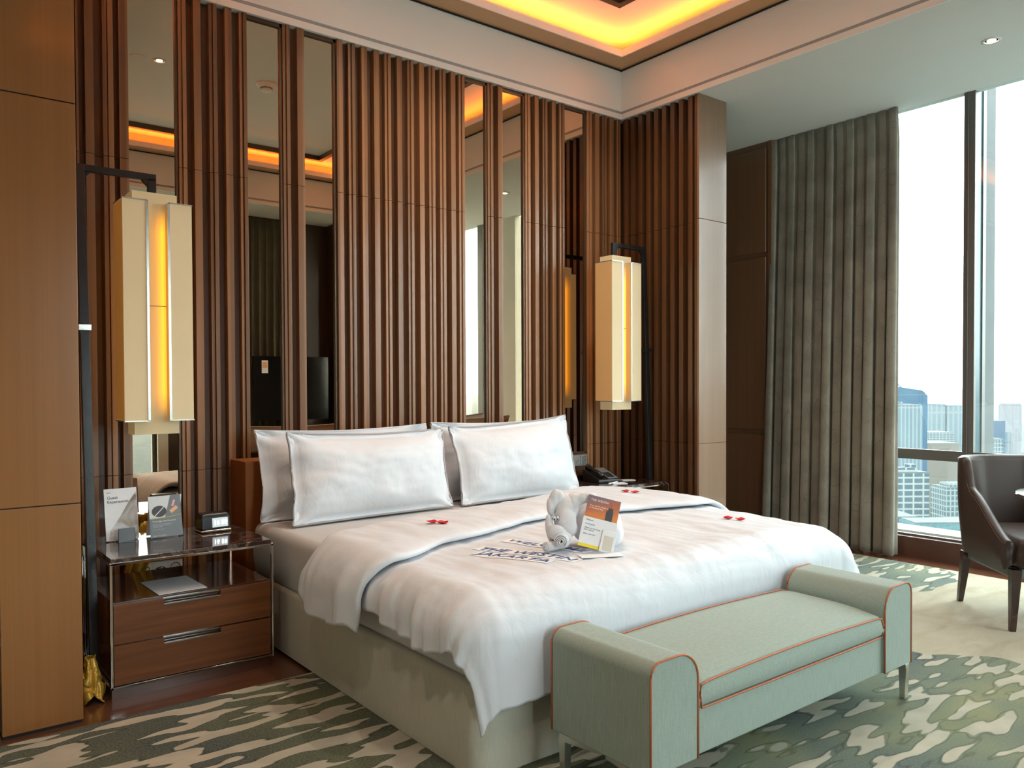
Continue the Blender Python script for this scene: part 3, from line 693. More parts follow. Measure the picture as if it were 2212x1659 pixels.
# pillows
def pillow(cx_, cy_, cz, w_, h_, th, lean, rz, label, seed, pipe=True, sh=0, rl=0):
    r = thing('pillow', (cx_, cy_, cz), label, 'pillow', 'white pillows propped at the headboard')
    fl = .035
    def pt(u, v, side):       # u,v in -1..1
        uu = max(-1, min(1, u)); vv = max(-1, min(1, v))
        X = uu*w_/2; Z = vv*h_/2
        # concave sides, pointed corners
        X *= 1-.04*(1-vv*vv); Z *= 1-.085*(1-uu*uu) if vv > 0 else 1-.02*(1-uu*uu)
        pu = min(1, (1-abs(uu))/(fl/(w_/2))); 
        prof = (max(0, 1-abs(uu*1.06)**2.4)*max(0, 1-abs(vv*1.12)**2.2))**.62
        edge = min(1-abs(uu), 1-abs(vv))
        T = th/2*prof*1.1+.003
        T += (.016*n3(uu*2.5+seed, vv*2.5, seed)+.007*n3(uu*8+seed, vv*6, seed))*prof
        cr_ = max(0, abs(uu)+abs(vv)-1.35)
        T += .02*sin(atan2(1.1-abs(vv), 1.1-abs(uu))*9+seed)*cr_
        X += sh*(vv+1)/2; Z += rl*uu*(vv+1)/2
        return Vector((X+.006*n3(vv*4, seed, 3), side*T+.018*n3(uu*1.7, vv*1.7, seed+5), Z+h_/2))
    mx = Euler((lean, 0, rz)).to_matrix()
    m_ = MB(); n = 44
    for side in (-1, 1):
        m_.grid(lambda a, b: mx @ pt(a*2-1, b*2-1, side)+Vector((cx_, cy_, cz)), n, n)
    per = []
    for k in range(4*n):
        q = k/n; i = int(q); f_ = q-i; e_ = -1+2*f_
        uu, vv = ((e_, -1), (1, e_), (-e_, 1), (-1, -e_))[i]
        per.append(uu and (uu, vv) or (uu, vv))
    # close rim
    m_.tube([mx @ ((pt(uu, vv, 1)+pt(uu, vv, -1))/2)+Vector((cx_, cy_, cz)) for uu, vv in per], .0048, 6, closed=True)
    m_.build('pillow_cover', 'linen', r, smooth=True)
    if pipe:
        p2 = MB()
        p2.tube([mx @ ((pt(uu, vv, 1)+pt(uu, vv, -1))/2+Vector((0, -.001, 0)))+Vector((cx_, cy_, cz)) for uu, vv in per], .0062, 6, closed=True)
        p2.build('piping', 'pipe_w', r, smooth=True)
    return r
pillow(2.035, 3.745, .584, .965, .462, .17, -radians(17), radians(3), 'front left white pillow with grey piped edge', 1.0, True, .035, -.006)
pillow(3.05, 3.765, .584, .93, .485, .17, -radians(17), radians(1), 'front right white pillow with grey piped edge', 2.7, True, .0, .022)
pillow(2.00, 3.945, .582, 1.02, .47, .12, -radians(12), radians(-1), 'rear left white pillow, mostly hidden behind the front left one', 4.1, False)
pillow(3.08, 3.96, .582, 1.03, .475, .12, -radians(12), radians(-1), 'rear right white pillow, mostly hidden behind the front right one', 5.9, False)

# rose petals
def petal(x, y, z, rz, label):
    m_ = MB()
    def f_(a, b):
        an = 2*pi*a; rr = .022*b*(1-.35*abs(cos(an/2))**6)*(1.15+.3*sin(an))
        return Vector((x, y, z))+Euler((0, 0, rz)).to_matrix() @ Vector((rr*cos(an)*1.15, rr*sin(an), .001+.008*b*b+.002*sin(3*an)))
    m_.grid(f_, 24, 7, cu=True); o = m_.build('rose_petal', 'red', smooth=True)
    o.modifiers.new('s', 'SOLIDIFY').thickness = .0012
    tag(o, label, 'petal', 'red petals scattered on the duvet')
# ================================================================ BENCH
bn = thing('bench', (2.45, 1.735, 0), 'sage green upholstered bench with rolled arms and orange piping at the foot of the bed', 'bench')
def arm_poly(x0, x1, z0, z1, r_in, r_out, inner_right):
    rl, rr = (r_out, r_in) if inner_right else (r_in, r_out)
    pts = [(x0, z0), (x1, z0), (x1, z1-rr)]
    pts += [(x1-rr+rr*cos(pi/2*k/7), z1-rr+rr*sin(pi/2*k/7)) for k in range(1, 8)]
    pts += [(x0+rl-rl*sin(pi/2*k/7), z1-rl+rl*cos(pi/2*k/7)) for k in range(1, 8)]
    return pts
YF, YB = 1.52, 1.945
for x0, x1, inr in ((1.683, 1.890, True), (3.003, 3.211, False)):
    pp = arm_poly(x0, x1, .155, .483, .085, .045, inr)
    ao = MB(); ao.prism(pp, YF, YB); ao = ao.build('arm', 'sage', bn, bevel=.006)
    for yy, sg in ((YF, -1), (YB, 1)):
        t2 = MB(); t2.tube([(x0, yy, .157)]+[(x, yy, z) for x, z in reversed(pp[2:])]+[(x1, yy, .157)], .0034, 8)
        t2.build('piping', 'piping', ao, smooth=True)
sb = MB(); sb.box(1.888, 3.005, YF+.012, YB-.004, .155, .300); sbo = sb.build('seat_base', 'sage', bn, bevel=.008)
def cush(a, b):   # a around, profile superellipse swept along x
    return None
cu_ = MB(); cn = []
cz0, cz1, cy0_, cy1_ = .298, .398, YF+.004, YB-.002
def cprof(x):
    e = min(x-1.893, 3.0-x); k = min(1, max(0, e/.05)); k = (1-(1-k)**2)**.5
    zt = cz1-.018*(1-k)+.012*sin(pi*(x-1.893)/1.107); P = []
    r_ = .022
    # bottom-front, front, top crown, back
    P = [(cy0_+.012, cz0+.002), (cy0_, cz0+.012), (cy0_-.004, (cz0+zt-.03)/2), (cy0_+.001, zt-.027), (cy0_+.014, zt-.016)]
    for k2 in range(1, 10):
        f_ = k2/10; P.append((cy0_+.016+(cy1_-cy0_-.03)*f_, zt-.016+.016*sin(pi/2*min(1, f_*2.2))+.008*f_))
    P += [(cy1_-.008, zt+.004), (cy1_, zt-.02), (cy1_, cz0+.01), (cy1_-.02, cz0)]
    return P
nx = 60; vs = []
for i in range(nx+1):
    x = 1.893+1.107*i/nx; vs += [(x, y, z) for y, z in cprof(x)]
m = len(cprof(2)); cu_.add(vs, [(i*m+k, (i+1)*m+k, (i+1)*m+(k+1) % m, i*m+(k+1) % m) for i in range(nx) for k in range(m)]+[tuple(range(m)), tuple(range(nx*m, (nx+1)*m))])
co = cu_.build('seat_cushion', 'sage', bn, smooth=True)
t2 = MB()
fr_path = [(x, cprof(x)[3][0]-.001, cprof(x)[3][1]+.004) for x in [1.91+1.073*i/30 for i in range(31)]]
fr_bot = [(x, cy0_-.002, cz0+.004) for x in [1.91+1.073*i/30 for i in range(31)]]
t2.tube(fr_path+[(2.993, cy0_-.003, .345)]+fr_bot[::-1]+[(1.900, cy0_-.003, .345)], .0034, 8, closed=True)
t2.build('piping', 'piping', co, smooth=True); t2 = MB()
t2.tube([(x, cy1_-.006, cprof(x)[-4][1]+.002) for x in [1.9+1.09*i/30 for i in range(31)]], .003, 8)
t2.build('piping', 'piping', co, smooth=True)
def bench_leg(x, y, sx_, sy_):
    m_ = MB()
    pts = [(0, 0), (.020, 0), (.024, .128), (.175, .146), (.175, .155), (-.004, .155), (-.008, .130)]
    vs = []
    for off_ in (-.014, .014):
        vs += [(x+off_, y+sy_*a, max(z, .012)) for a, z in pts]
    n = len(pts)
    m_.add(vs, [tuple(range(n)), tuple(range(2*n-1, n-1, -1))]+[(i, i+n, (i+1) % n+n, (i+1) % n) for i in range(n)])
    m_.box(x-.014, x+.014, y-.002, y+.002, .012, .05)
    m_.box(min(x, x-sx_*.14), max(x, x-sx_*.14), y+sy_*.002-.004+(.0 if sy_>0 else 0), y+sy_*.002+.018*sy_ if sy_ > 0 else y+.004, .146, .156) if False else None
    m_.build('leg', 'steel', bn, bevel=.002)
bench_leg(1.705, 1.915, -1, -1); bench_leg(1.700, 1.53, -1, 1); bench_leg(3.180, 1.915, 1, -1); bench_leg(3.192, 1.53, 1, 1)

# ================================================================ NIGHTSTANDS
def nightstand(loc, wd, dp, label, detail):
    x0, y0, _ = loc; x1 = x0+wd; y1 = y0+dp
    r = thing('nightstand', ((x0+x1)/2, (y0+y1)/2, 0), label, 'nightstand', 'marble-topped nightstands beside the bed')
    q = .010
    m_ = MB(); m_.box(x0+.005, x1-.005, y0+.006, y1, .553, .574); m_.build('marble_top', 'marble', r, bevel=.002)
    m_ = MB()
    for xx in (x0, x1-q):
        for yy in (y0, y1-q): m_.box(xx, xx+q, yy, yy+q, .045, .556)
    for z_ in (.546, .045):
        m_.box(x0, x1, y0, y0+q, z_, z_+q); m_.box(x0, x1, y1-q, y1, z_, z_+q); m_.box(x0, x0+q, y0, y1, z_, z_+q); m_.box(x1-q, x1, y0, y1, z_, z_+q)
    m_.build('chrome_frame', 'chrome', r, bevel=.0015)
    MB().box(x0+.012, x1-.012, y0+.022, y1-.012, .052, .392).build('cabinet_body', 'nscase', r, bevel=.002)
    MB().box(x0+.005, x1-.02, y0+.012, y1-.01, .0, .045).build('plinth', 'plinth', r)
    hx0, hx1 = x0+.205, x0+.44
    for z0, z1 in ((.226, .384), (.058, .220)):
        m_ = MB(); nt_ = .026
        m_.prism([(x0+.014, z0), (x1-.014, z0), (x1-.014, z1), (hx1, z1), (hx1, z1-nt_), (hx0, z1-nt_), (hx0, z1), (x0+.014, z1)], y0+.004, y0+.0225)
        d_ = m_.build('drawer', 'drawer', r)
        m_ = MB(); m_.box(hx0, hx1, y0+.001, y0+.008, z1-nt_-.001, z1-nt_+.004); m_.box(hx0, hx1, y0+.012, y0+.021, z1-.006, z1-.002)
        m_.build('handle', 'chrome', d_)
    return r
nightstand((.700, 3.515, 0), .676, .565, 'marble-topped nightstand with two walnut drawers and chrome frame, left of the bed', True)
nightstand((3.70, 3.835, 0), .74, .42, 'marble-topped nightstand with chrome frame right of the bed, mostly hidden', True)

# ================================================================ LAMPS
def lamp_tree(cx_, cyf, label, dz, mirror):
    """cx_ lamp centre, cyf front of shades"""
    r = thing('hanging_lamp', (cx_, cyf, 1.05+dz), label, 'lamp', 'box lamps hanging from leaning black poles')
    zb, zt = 1.12+dz, 2.085+dz; sg = -1 if mirror else 1
    core = MB(); core.box(cx_-.095, cx_+.095, cyf+.05, cyf+.17, 1.055+dz, 2.135+dz)
    # core origin is centred for its glow
    co_ = core.build('lamp_core', 'core', None, bevel=.001); co_.parent = r; co_.location = Vector((cx_, cyf+.11, 1.60+dz))-r.location
    for v_ in co_.data.vertices: v_.co.z += 1.055-1.60
    for x0, x1 in ((cx_-.145, cx_-.045), (cx_+.045, cx_+.145)):
        sh = MB().box(x0, x1, cyf, cyf+.165, zb, zt).build('lamp_shade', 'shade', r)
        e = .0015
        MB().box(x0-e, x0+.001, cyf+.003, cyf+.164, zb+.003, zt-.003).build('side_panel', 'shade_side', sh)
        inner = x1 if x0 < cx_ else x0
        t_ = MB(); t_.box(inner-.005, inner+.005, cyf-.004, cyf+.004, zb-.003, zt+.003)
        t_.box(x0-.002, x1+.002, cyf-.004, cyf+.167, zt, zt+.005); t_.box(x0-.002, x1+.002, cyf-.004, cyf+.167, zb-.005, zb)
        t_.build('chrome_edging', 'steel', sh)
    MB().box(cx_-.05, cx_+.05, cyf+.0485, cyf+.0495, 1.628+dz, 1.631+dz).build('core_seam', 'brown_frame', r)
    return r
def lamp_pole(px_, cx_, yt, yb, zt, lean_label, ctop, z0, clamp_dir):
    yb = yb+(yt-yb)*z0/zt
    r = thing('lamp_stand', (px_, yb, z0), lean_label, 'lamp stand', 'black lamp stands')
    hw_ = .018
    m_ = MB()
    n = 2
    vs = [(px_-hw_, yb-.014, z0), (px_+hw_, yb-.014, z0), (px_+hw_, yb+.014, z0), (px_-hw_, yb+.014, z0),
          (px_-hw_, yt-.014, zt), (px_+hw_, yt-.014, zt), (px_+hw_, yt+.014, zt), (px_-hw_, yt+.014, zt)]
    m_.add(vs, [(0,3,2,1),(4,5,6,7),(0,1,5,4),(1,2,6,5),(2,3,7,6),(3,0,4,7)]); m_.build('pole', 'black_metal', r, bevel=.002)
    a, b = sorted((px_-(hw_ if cx_ > px_ else -hw_), cx_+(.018 if cx_ > px_ else -.018)))
    m_ = MB(); m_.box(a, b, yt-.012, yt+.012, zt-.028, zt+.002); m_.box(cx_-.018, cx_+.018, yt-.012, yt+.012, ctop, zt-.02)
    s_ = 1 if cx_ > px_ else -1
    m_.prism([(px_+s_*hw_, zt-.028), (px_+s_*(hw_+.025), zt-.028), (px_+s_*hw_, zt-.055)], yt-.011, yt+.011)
    m_.prism([(cx_-s_*.018, zt-.028), (cx_-s_*.045, zt-.028), (cx_-s_*.018, zt-.055)], yt-.011, yt+.011)
    m_.build('arm', 'black_metal', r, bevel=.002)
    zc = 1.52; yc = yb+(yt-yb)*(zc-z0)/(zt-z0); m_ = MB(); m_.box(px_-.026, px_+.024, yc-.024, yc+.024, zc-.012, zc+.014)
    m_.build('clamp', 'steel' if clamp_dir < 0 else 'black_metal', r, bevel=.002)
    m_ = MB()
    if clamp_dir < 0: m_.box(.574, px_-.024, yc-.008, yc+.012, zc-.01, zc+.01)
    else: m_.box(px_+.022, 4.463, yc-.01, yc+.01, zc-.01, zc+.01)
    m_.build('wall_bracket', 'black_metal', r)
    return r
lamp_tree(.963, 3.765, 'parchment box lamp glowing at its centre, hanging over the left nightstand', 0, False)
lamp_pole(.672, .963, 3.865, 3.68, 2.225, 'black metal pole with right-angled arm beside the wood pier, holding the left lamp', 2.136, 0, -1)
lamp_tree(4.092, 3.915, 'parchment box lamp glowing at its centre, hanging over the right nightstand', .037, True)
lamp_pole(4.397, 4.092, 4.045, 3.955, 2.275, 'black metal pole with right-angled arm in the slatted corner, holding the right lamp', 2.173, .575, 1)

# ================================================================ THINGS ON THE BED
from mathutils.bvhtree import BVHTree
def surf_tree(objs):
    v = []; f = []
    for o in objs:
        n = len(v); loc = o.location+(o.parent.location if o.parent else Vector())
        v += [q.co+loc for q in o.data.vertices]; f += [tuple(i+n for i in p.vertices) for p in o.data.polygons]
    return BVHTree.FromPolygons(v, f)
TREE = surf_tree([dvo, bo])
def surf(x, y):
    h = TREE.ray_cast(Vector((x, y, 2)), Vector((0, 0, -1)))
    return h[0].z+.0005 if h[0] else .63
for (px_, py_, rz, lb, n_) in ((1.90, 2.99, .3, 'red rose petal on the left of the turned-back fold', 0), (1.935, 2.96, 1.2, 'second red rose petal touching the one left on the fold', 1),
                          (3.33, 3.19, .2, 'red rose petal at the far right of the turned-back fold', 2), (3.365, 3.16, 2.0, 'second red rose petal at the far right of the fold', 3),
                          (3.26, 2.43, .5, 'red rose petal on the duvet right of the towel elephant', 4), (3.285, 2.385, 1.8, 'second red rose petal on the duvet right of the towel elephant', 5)):
    petal(px_, py_, surf(px_, py_)+.002, rz, lb)
# letter strips lying on the duvet
def strip(body, o, wdir, length, size, label, spacing=1):
    wx = Vector(wdir).normalized(); ux = Vector((-wx.y, wx.x)); 
    g_ = MB()
    def fn(a, b):
        p_ = Vector(o)+wx*(a*length-.01)+ux*(-.018+b*(size*.72+.03)); return Vector((p_.x, p_.y, surf(p_.x, p_.y)+.0015))
    g_.grid(fn, 60, 8); so_ = g_.build('letter_banner', 'paper')
    tag(so_, label, 'paper banner', 'letter banners on the duvet')
    so_.modifiers.new('s', 'SOLIDIFY').thickness = .0006
    t_ = text('lettering', body, size, 'ink_blue', Matrix.Identity(4), so_, 0, shear=.2, offset=.0004)
    me = t_.data; xs = [v.co.x+so_.location.x for v in me.vertices]; k = (length-.02)/max(xs)
    for v in me.vertices:
        lx, ly = (v.co.x+so_.location.x)*k, v.co.y+so_.location.y
        p_ = Vector(o)+wx*lx+ux*ly; v.co = Vector((p_.x, p_.y, surf(p_.x, p_.y)+.003))-so_.location
    return t_
d_ = (.11, -.475)
strip('WELCOME', (2.065, 2.685), (.095, -.39), .42, .062, 'white paper strip lettered WELCOME in blue, nearest the towel elephant')
strip('THE WESTIN', (1.900, 2.665), (.13, -.46), .485, .062, 'white paper strip lettered in two words, middle of the three strips')
strip('JAKARTA', (1.823, 2.570), (.115, -.33), .35, .062, 'white paper strip lettered JAKARTA in blue, nearest the left bed side')
# towel elephant
E0 = Vector((2.105, 2.41, surf(2.105, 2.41)+.004)); EA = Vector((.787, -.617, 0)); EB = Vector((.617, .787, 0))
el = thing('towel_elephant', tuple(E0), 'white terry towel folded into an elephant sitting on the duvet', 'towel animal')
def ep(a, b, z): return E0+EA*a+EB*b+Vector((0, 0, z))
def ball(mb, a, b, z, r, rot=(0, 0, 0)):
    e_ = Matrix((EA, EB, Vector((0, 0, 1)))).transposed() @ Euler(rot).to_matrix()
    n = 14; vs = []
    for i in range(n+1):
        t1 = pi*i/n
        for k in range(n): vs.append(ep(a, b, z)+e_ @ Vector((r[0]*sin(t1)*cos(2*pi*k/n), r[1]*sin(t1)*sin(2*pi*k/n), r[2]*cos(t1))))
    mb.add(vs, [(i*n+k, (i+1)*n+k, (i+1)*n+(k+1) % n, i*n+(k+1) % n) for i in range(n) for k in range(n)])
def remesh(o, vs=.006, it=3):
    r_ = o.modifiers.new('r', 'REMESH'); r_.mode = 'VOXEL'; r_.voxel_size = vs; r_.use_smooth_shade = True
    s_ = o.modifiers.new('sm', 'SMOOTH'); s_.iterations = it; s_.factor = .6
b_ = MB()
ball(b_, .17, .09, .085, (.105, .085, .095)); ball(b_, .22, .06, .05, (.065, .08, .06)); ball(b_, .12, .12, .14, (.09, .07, .07), (0, .3, 0))
ball(b_, .24, .10, .09, (.04, .06, .08), (0, -.3, 0))
remesh(b_.build('body', 'terry', el, weld=False), .006, 4)
b_ = MB()
ball(b_, .045, .02, .155, (.052, .05, .062)); ball(b_, .040, -.012, .115, (.046, .040, .055)); ball(b_, .05, -.015, .085, (.040, .036, .04))
remesh(b_.build('head', 'terry', el, weld=False), .005, 3)
for nm, pts in (('ear', [(-.005, .0, .192, (.022, .022, .048), (0, .25, 0)), (-.018, -.005, .165, (.016, .020, .040), (0, -.1, 0)), (.015, .0, .205, (.022, .018, .030), (0, 0, 0))]),
                ('ear', [(.085, .01, .195, (.040, .022, .024), (0, .2, 0)), (.125, .005, .202, (.045, .022, .022), (0, -.15, 0)), (.160, .0, .185, (.022, .02, .042), (0, -.5, 0)), (.075, .0, .178, (.02, .02, .03), (0, 0, 0))]),
                ('cheek_flap', [(-.022, -.03, .085, (.018, .02, .058), (0, -.12, 0)), (.008, -.055, .070, (.040, .016, .032), (0, .65, 0)), (.035, -.055, .055, (.03, .018, .022), (0, .2, 0))])):
    b_ = MB()
    for a, b, z, r_, ro in pts: ball(b_, a, b, z, r_, ro)
    remesh(b_.build(nm, 'terry', el, weld=False), .004, 3)
# two rolled towel ends: spirals
def roll(name, a, b, z, r0, ln, tilt):
    m_ = MB(); ax = (EA*cos(tilt)*-1+EB*-sin(tilt)).normalized(); up = Vector((0, 0, 1)); sd_ = ax.cross(up)
    path = []
    for k in range(60):
        an = k/59*2*pi*3.2; rr = r0*(1-.82*k/59); path.append((rr*cos(an), rr*sin(an)))
    c0 = ep(a, b, z); vs = []
    for L_ in (0, ln):
        for k, (p_, q_) in enumerate(path): vs.append(c0+sd_*p_+up*q_+ax*(-L_+.010*(k/59)))
    n = 60; m_.add(vs, [(k, k+1, n+k+1, n+k) for k in range(n-1)])
    o = m_.build(name, 'terry', el, smooth=True); s_ = o.modifiers.new('s', 'SOLIDIFY'); s_.thickness = .0045; s_.offset = 0
    return o
roll('trunk_roll', .018, -.100, .046, .027, .07, 1.35)
roll('trunk_roll', -.040, -.080, .020, .019, .07, .75)
ball_ = MB(); ball(ball_, .02, -.015, .03, (.040, .04, .03)); remesh(ball_.build('front_foot', 'terry', el, weld=False), .005, 3)
for da in (0, .013):
    e_ = MB(); ball(e_, -.004+da, -.046+.1*da, .128, (.0065, .003, .012)); e1 = e_.build('eye', 'paper', el, smooth=True)
    e_ = MB(); ball(e_, -.004+da, -.0485+.1*da, .124, (.003, .0018, .005)); e_.build('pupil', 'ink', e1, smooth=True)
    e_ = MB(); e_.tube([ep(-.004+da+.0068*cos(2*pi*k/16), -.0475+.1*da, .128+.0125*sin(2*pi*k/16)) for k in range(16)], .0008, 5, closed=True); e_.build('outline', 'ink', e1)
# greeting card leaning on the elephant, with sachet at its foot
GC = ep(.150, -.075, .0); gx = (Vector((.96, -.28, 0))).normalized(); gz = Vector((.10, .07, .99)).normalized()
gx = (Vector((.80, -.60, 0))).normalized(); back = Vector((.55, .72, 0)); gz = (Vector((0, 0, 1))*.93+back*.28+gx*.36).normalized()
gxt = (gx-Vector((0, 0, .26))).normalized()
gr = thing('greeting_card', tuple(GC), 'greeting card with orange sunset picture leaning against the towel elephant', 'card')
zc_ = surf(GC.x, GC.y)+.020; O = Vector((GC.x, GC.y, zc_))-gxt*.066
fm = frame_m(O, gxt, gz)
def panel(mb, x0, x1, y0, y1, dz, th=.001):
    mb.add([fm @ Vector(v) for v in [(x0,y0,dz),(x1,y0,dz),(x1,y1,dz),(x0,y1,dz),(x0,y0,dz+th),(x1,y0,dz+th),(x1,y1,dz+th),(x0,y1,dz+th)]], [(0,3,2,1),(4,5,6,7),(0,1,5,4),(1,2,6,5),(2,3,7,6),(3,0,4,7)]); return mb
panel(MB(), .0, .132, .095, .205, -.004, .002).build('card_front', 'sunset', gr)
panel(MB(), -.003, .135, .0, .118, .0005, .0012).build('folded_note', 'paper', gr)
panel(MB(), -.003, .135, .0, .012, .0019, .0003).build('yellow_band', 'yellow', gr)
m_ = MB(); panel(m_, .082, .110, .119, .158, -.0017, .0006); panel(m_, .088, .108, .158, .170, -.0017, .0006); panel(m_, .097, .0985, .17, .182, -.0017, .0006); m_.build('tower_picture', 'ink', gr)
text('printed_heading', 'THE WESTIN', .0125, 'wink', fm @ Matrix.Translation((.012, .184, -.0015)), gr, .0002)
text('printed_heading', 'Your Go-To Guide for\nan Elevated Stay', .0085, 'wink', fm @ Matrix.Translation((.012, .163, -.0015)), gr, .0002)
text('handwriting', 'Welcome\n\nto our guest\n\nThank you for being\nhere with us\n\nEnjoy your stay', .0078, 'ink', fm @ Matrix.Translation((.008, .104, .0022)), gr, .0001, shear=.3)
sa = thing('sachet', tuple(GC+gx*.045), 'small clear-wrapped white sachet standing against the foot of the greeting card', 'sachet')
m_ = MB(); panel(m_, .082, .140, -.004, .082, .006, .004); m_.build('wrapper', 'paper', sa, bevel=.0018)
m_ = MB(); panel(m_, .092, .130, .004, .060, .0102, .0005); m_.build('printed_label', 'cream', sa)
fl_ = MB(); q0 = GC+gx*.02-back*.055
fl_.obox(Matrix.Translation((q0.x, q0.y, surf(q0.x, q0.y)+.003)) @ Euler((0, 0, -.45)).to_matrix().to_4x4(), .17, .055, .003)
tag(fl_.build('envelope', 'paper', bevel=.001), 'flat white envelope lying under the greeting card on the duvet', 'envelope')

# ================================================================ LEFT NIGHTSTAND TOP
NT = .5745
def sign(name, x, y, rz, tilt, wd, ht, label, cat, m_, grp=None):
    r = thing(name, (x, y, NT), label, cat, grp)
    ax = Vector((cos(rz), sin(rz), 0)); nrm = Vector((sin(rz), -cos(rz), 0)); up = (Vector((0, 0, 1))*cos(tilt)-nrm*sin(tilt))
    return r, frame_m(Vector((x, y, NT+.004))-ax*wd/2, ax, up)
def pn(fm_, x0, x1, y0, y1, z0, z1):
    m_ = MB(); m_.add([fm_ @ Vector(v) for v in [(x0,y0,z0),(x1,y0,z0),(x1,y1,z0),(x0,y1,z0),(x0,y0,z1),(x1,y0,z1),(x1,y1,z1),(x0,y1,z1)]], [(0,3,2,1),(4,5,6,7),(0,1,5,4),(1,2,6,5),(2,3,7,6),(3,0,4,7)]); return m_
r1, f1 = sign('display_card', .836, 3.915, radians(3), radians(9), .138, .232, 'white Guest Experiences card standing in a small grey block holder', 'display card', None)
pn(f1, 0, .138, .0, .232, -.001, .001).build('card_sheet', 'paper', r1)
# picture area below the heading
m_ = MB(); poly = [(.012, .002), (.136, .002), (.136, .215), (.10, .165), (.06, .10), (.02, .045)]
m_.add([f1 @ Vector((a, b, .0012)) for a, b in poly]+[f1 @ Vector((a, b, .0016)) for a, b in poly], [tuple(range(6)), tuple(range(11, 5, -1))]+[(i, (i+1) % 6, (i+1) % 6+6, i+6) for i in range(6)])
m_.build('printed_picture', 'photo', r1)
text('printed_heading', 'Guest\nExperiences', .0185, 'ink', f1 @ Matrix.Translation((.012, .186, .0018)), r1, .0001)
text('printed_line', 'Resort', .006, 'ink', f1 @ Matrix.Translation((.012, .213, .0018)), r1, .0001)
m_ = MB(); m_.box(.808, .878, 3.868, 3.925, NT, NT+.006); m_.box(.808, .878, 3.868, 3.879, NT, NT+.062); m_.build('block_holder', 'paper_grey', r1, bevel=.002)
r2, f2 = sign('tent_card', 1.014, 3.872, radians(4), radians(12), .145, .190, 'grey folded tent card headed Travel Light Stay Motivated', 'tent card', None)
pn(f2, 0, .145, .0, .19, -.001, .001).build('front_leaf', 'paper_grey', r2)
f3 = frame_m((.944, 3.955, NT+.004), (cos(.07), sin(.07), 0), (0, -.24, .97))
pn(f3, 0, .145, 0, .19, -.001, .001).build('rear_leaf', 'paper', r2)
m_ = MB(); poly = [(.002, .098), (.143, .098+.02), (.143, .118), (.088, .112), (.100, .188), (.002, .188)]
poly = [(.002, .088), (.07, .090), (.100, .188), (.002, .188)]
m_.add([f2 @ Vector((a, b, .0012)) for a, b in poly]+[f2 @ Vector((a, b, .0015)) for a, b in poly], [(0,1,2,3),(7,6,5,4),(0,1,5,4),(1,2,6,5),(2,3,7,6),(3,0,4,7)]); m_.build('light_picture', 'ink_lt', r2)
m_ = MB(); vs = [(.046+.033*cos(2*pi*k/20), .118+.026*sin(2*pi*k/20)) for k in range(20)]
m_.add([f2 @ Vector((a, b, .0017)) for a, b in vs]+[f2 @ Vector((a, b, .0019)) for a, b in vs], [tuple(range(20)), tuple(range(39, 19, -1))]); m_.build('printed_disc', 'ink', r2)
pn(f2 @ Matrix.Translation((.028, .10, 0)) @ Euler((0, 0, .75)).to_matrix().to_4x4(), -.008, .062, -.002, .002, .0019, .0022).build('printed_line', 'ink_lt', r2)
pn(f2 @ Matrix.Translation((.112, .120, 0)) @ Euler((0, 0, .6)).to_matrix().to_4x4(), -.018, .020, -.006, .010, .0012, .0017).build('printed_band', 'orange', r2)
pn(f2 @ Matrix.Translation((.112, .150, 0)) @ Euler((0, 0, 1.2)).to_matrix().to_4x4(), -.014, .016, -.004, .006, .0012, .0017).build('printed_band', 'pink', r2)
m_ = MB(); m_.tube([f2 @ Vector((x_, .086+.010*(x_/.145)**2+.004*sin(x_*60)*0, .0015)) for x_ in [.001+.143*i/20 for i in range(21)]], .0009, 5); m_.build('yellow_line', 'yellow', r2)
text('printed_heading', 'Travel Light. Stay Motivated.', .0092, 'wink', f2 @ Matrix.Translation((.012, .070, .0018)), r2, .0001)
text('printed_lines', 'Enjoy your favorite workout gear and\nclothing during your stay with us for\nyour fitness needs\n\nContact us for details', .0058, 'ink_lt', f2 @ Matrix.Translation((.012, .058, .0018)), r2, .0001)
text('printed_line', 'Resort   Fit  Training', .0068, 'wink', f2 @ Matrix.Translation((.012, .006, .0018)), r2, .0001)
# clock
ck = thing('clock_radio', (1.232, 3.905, NT), 'small black alarm clock with lit screen reading 16:59', 'alarm clock')
CM = Matrix.Translation((1.232, 3.905, NT+.012)) @ Euler((0, 0, radians(2))).to_matrix().to_4x4()
m_ = MB(); poly = [(-.045, 0), (.045, 0), (.045, .055), (.038, .078), (-.028, .078), (-.040, .060)]
vs = [CM @ Vector((sx_*(.070-(.008 if b > .07 else 0)), a, b)) for sx_ in (-1, 1) for a, b in poly]
m_.add(vs, [tuple(range(6)), tuple(range(11, 5, -1))]+[(i, i+6, (i+1) % 6+6, (i+1) % 6) for i in range(6)]); m_.build('clock_body', 'blackp', ck, bevel=.009, seg=4)
m_ = MB(); m_.obox(CM @ Matrix.Translation((0, -.002, -.010)), .142, .094, .011); m_.build('chrome_base', 'chrome', ck, bevel=.004)
fc = CM @ frame_m((-.018, -.0458, .012), (1, 0, 0), (0, .085, 1))
m_ = pn(fc, 0, .074, 0, .044, -.001, .0006); sc_ = m_.build('screen', 'lcd', ck)
text('digits', '16 59', .0285, 'lcd_digit', fc @ Matrix.Translation((.006, .012, .001)), sc_, .0001, offset=.0008)
for a in (-.012, .022):
    m_ = MB(); m_.obox(CM @ Matrix.Translation((a, -.050, -.0065)), .014, .003, .004); m_.build('usb_port', 'darkgap', ck)
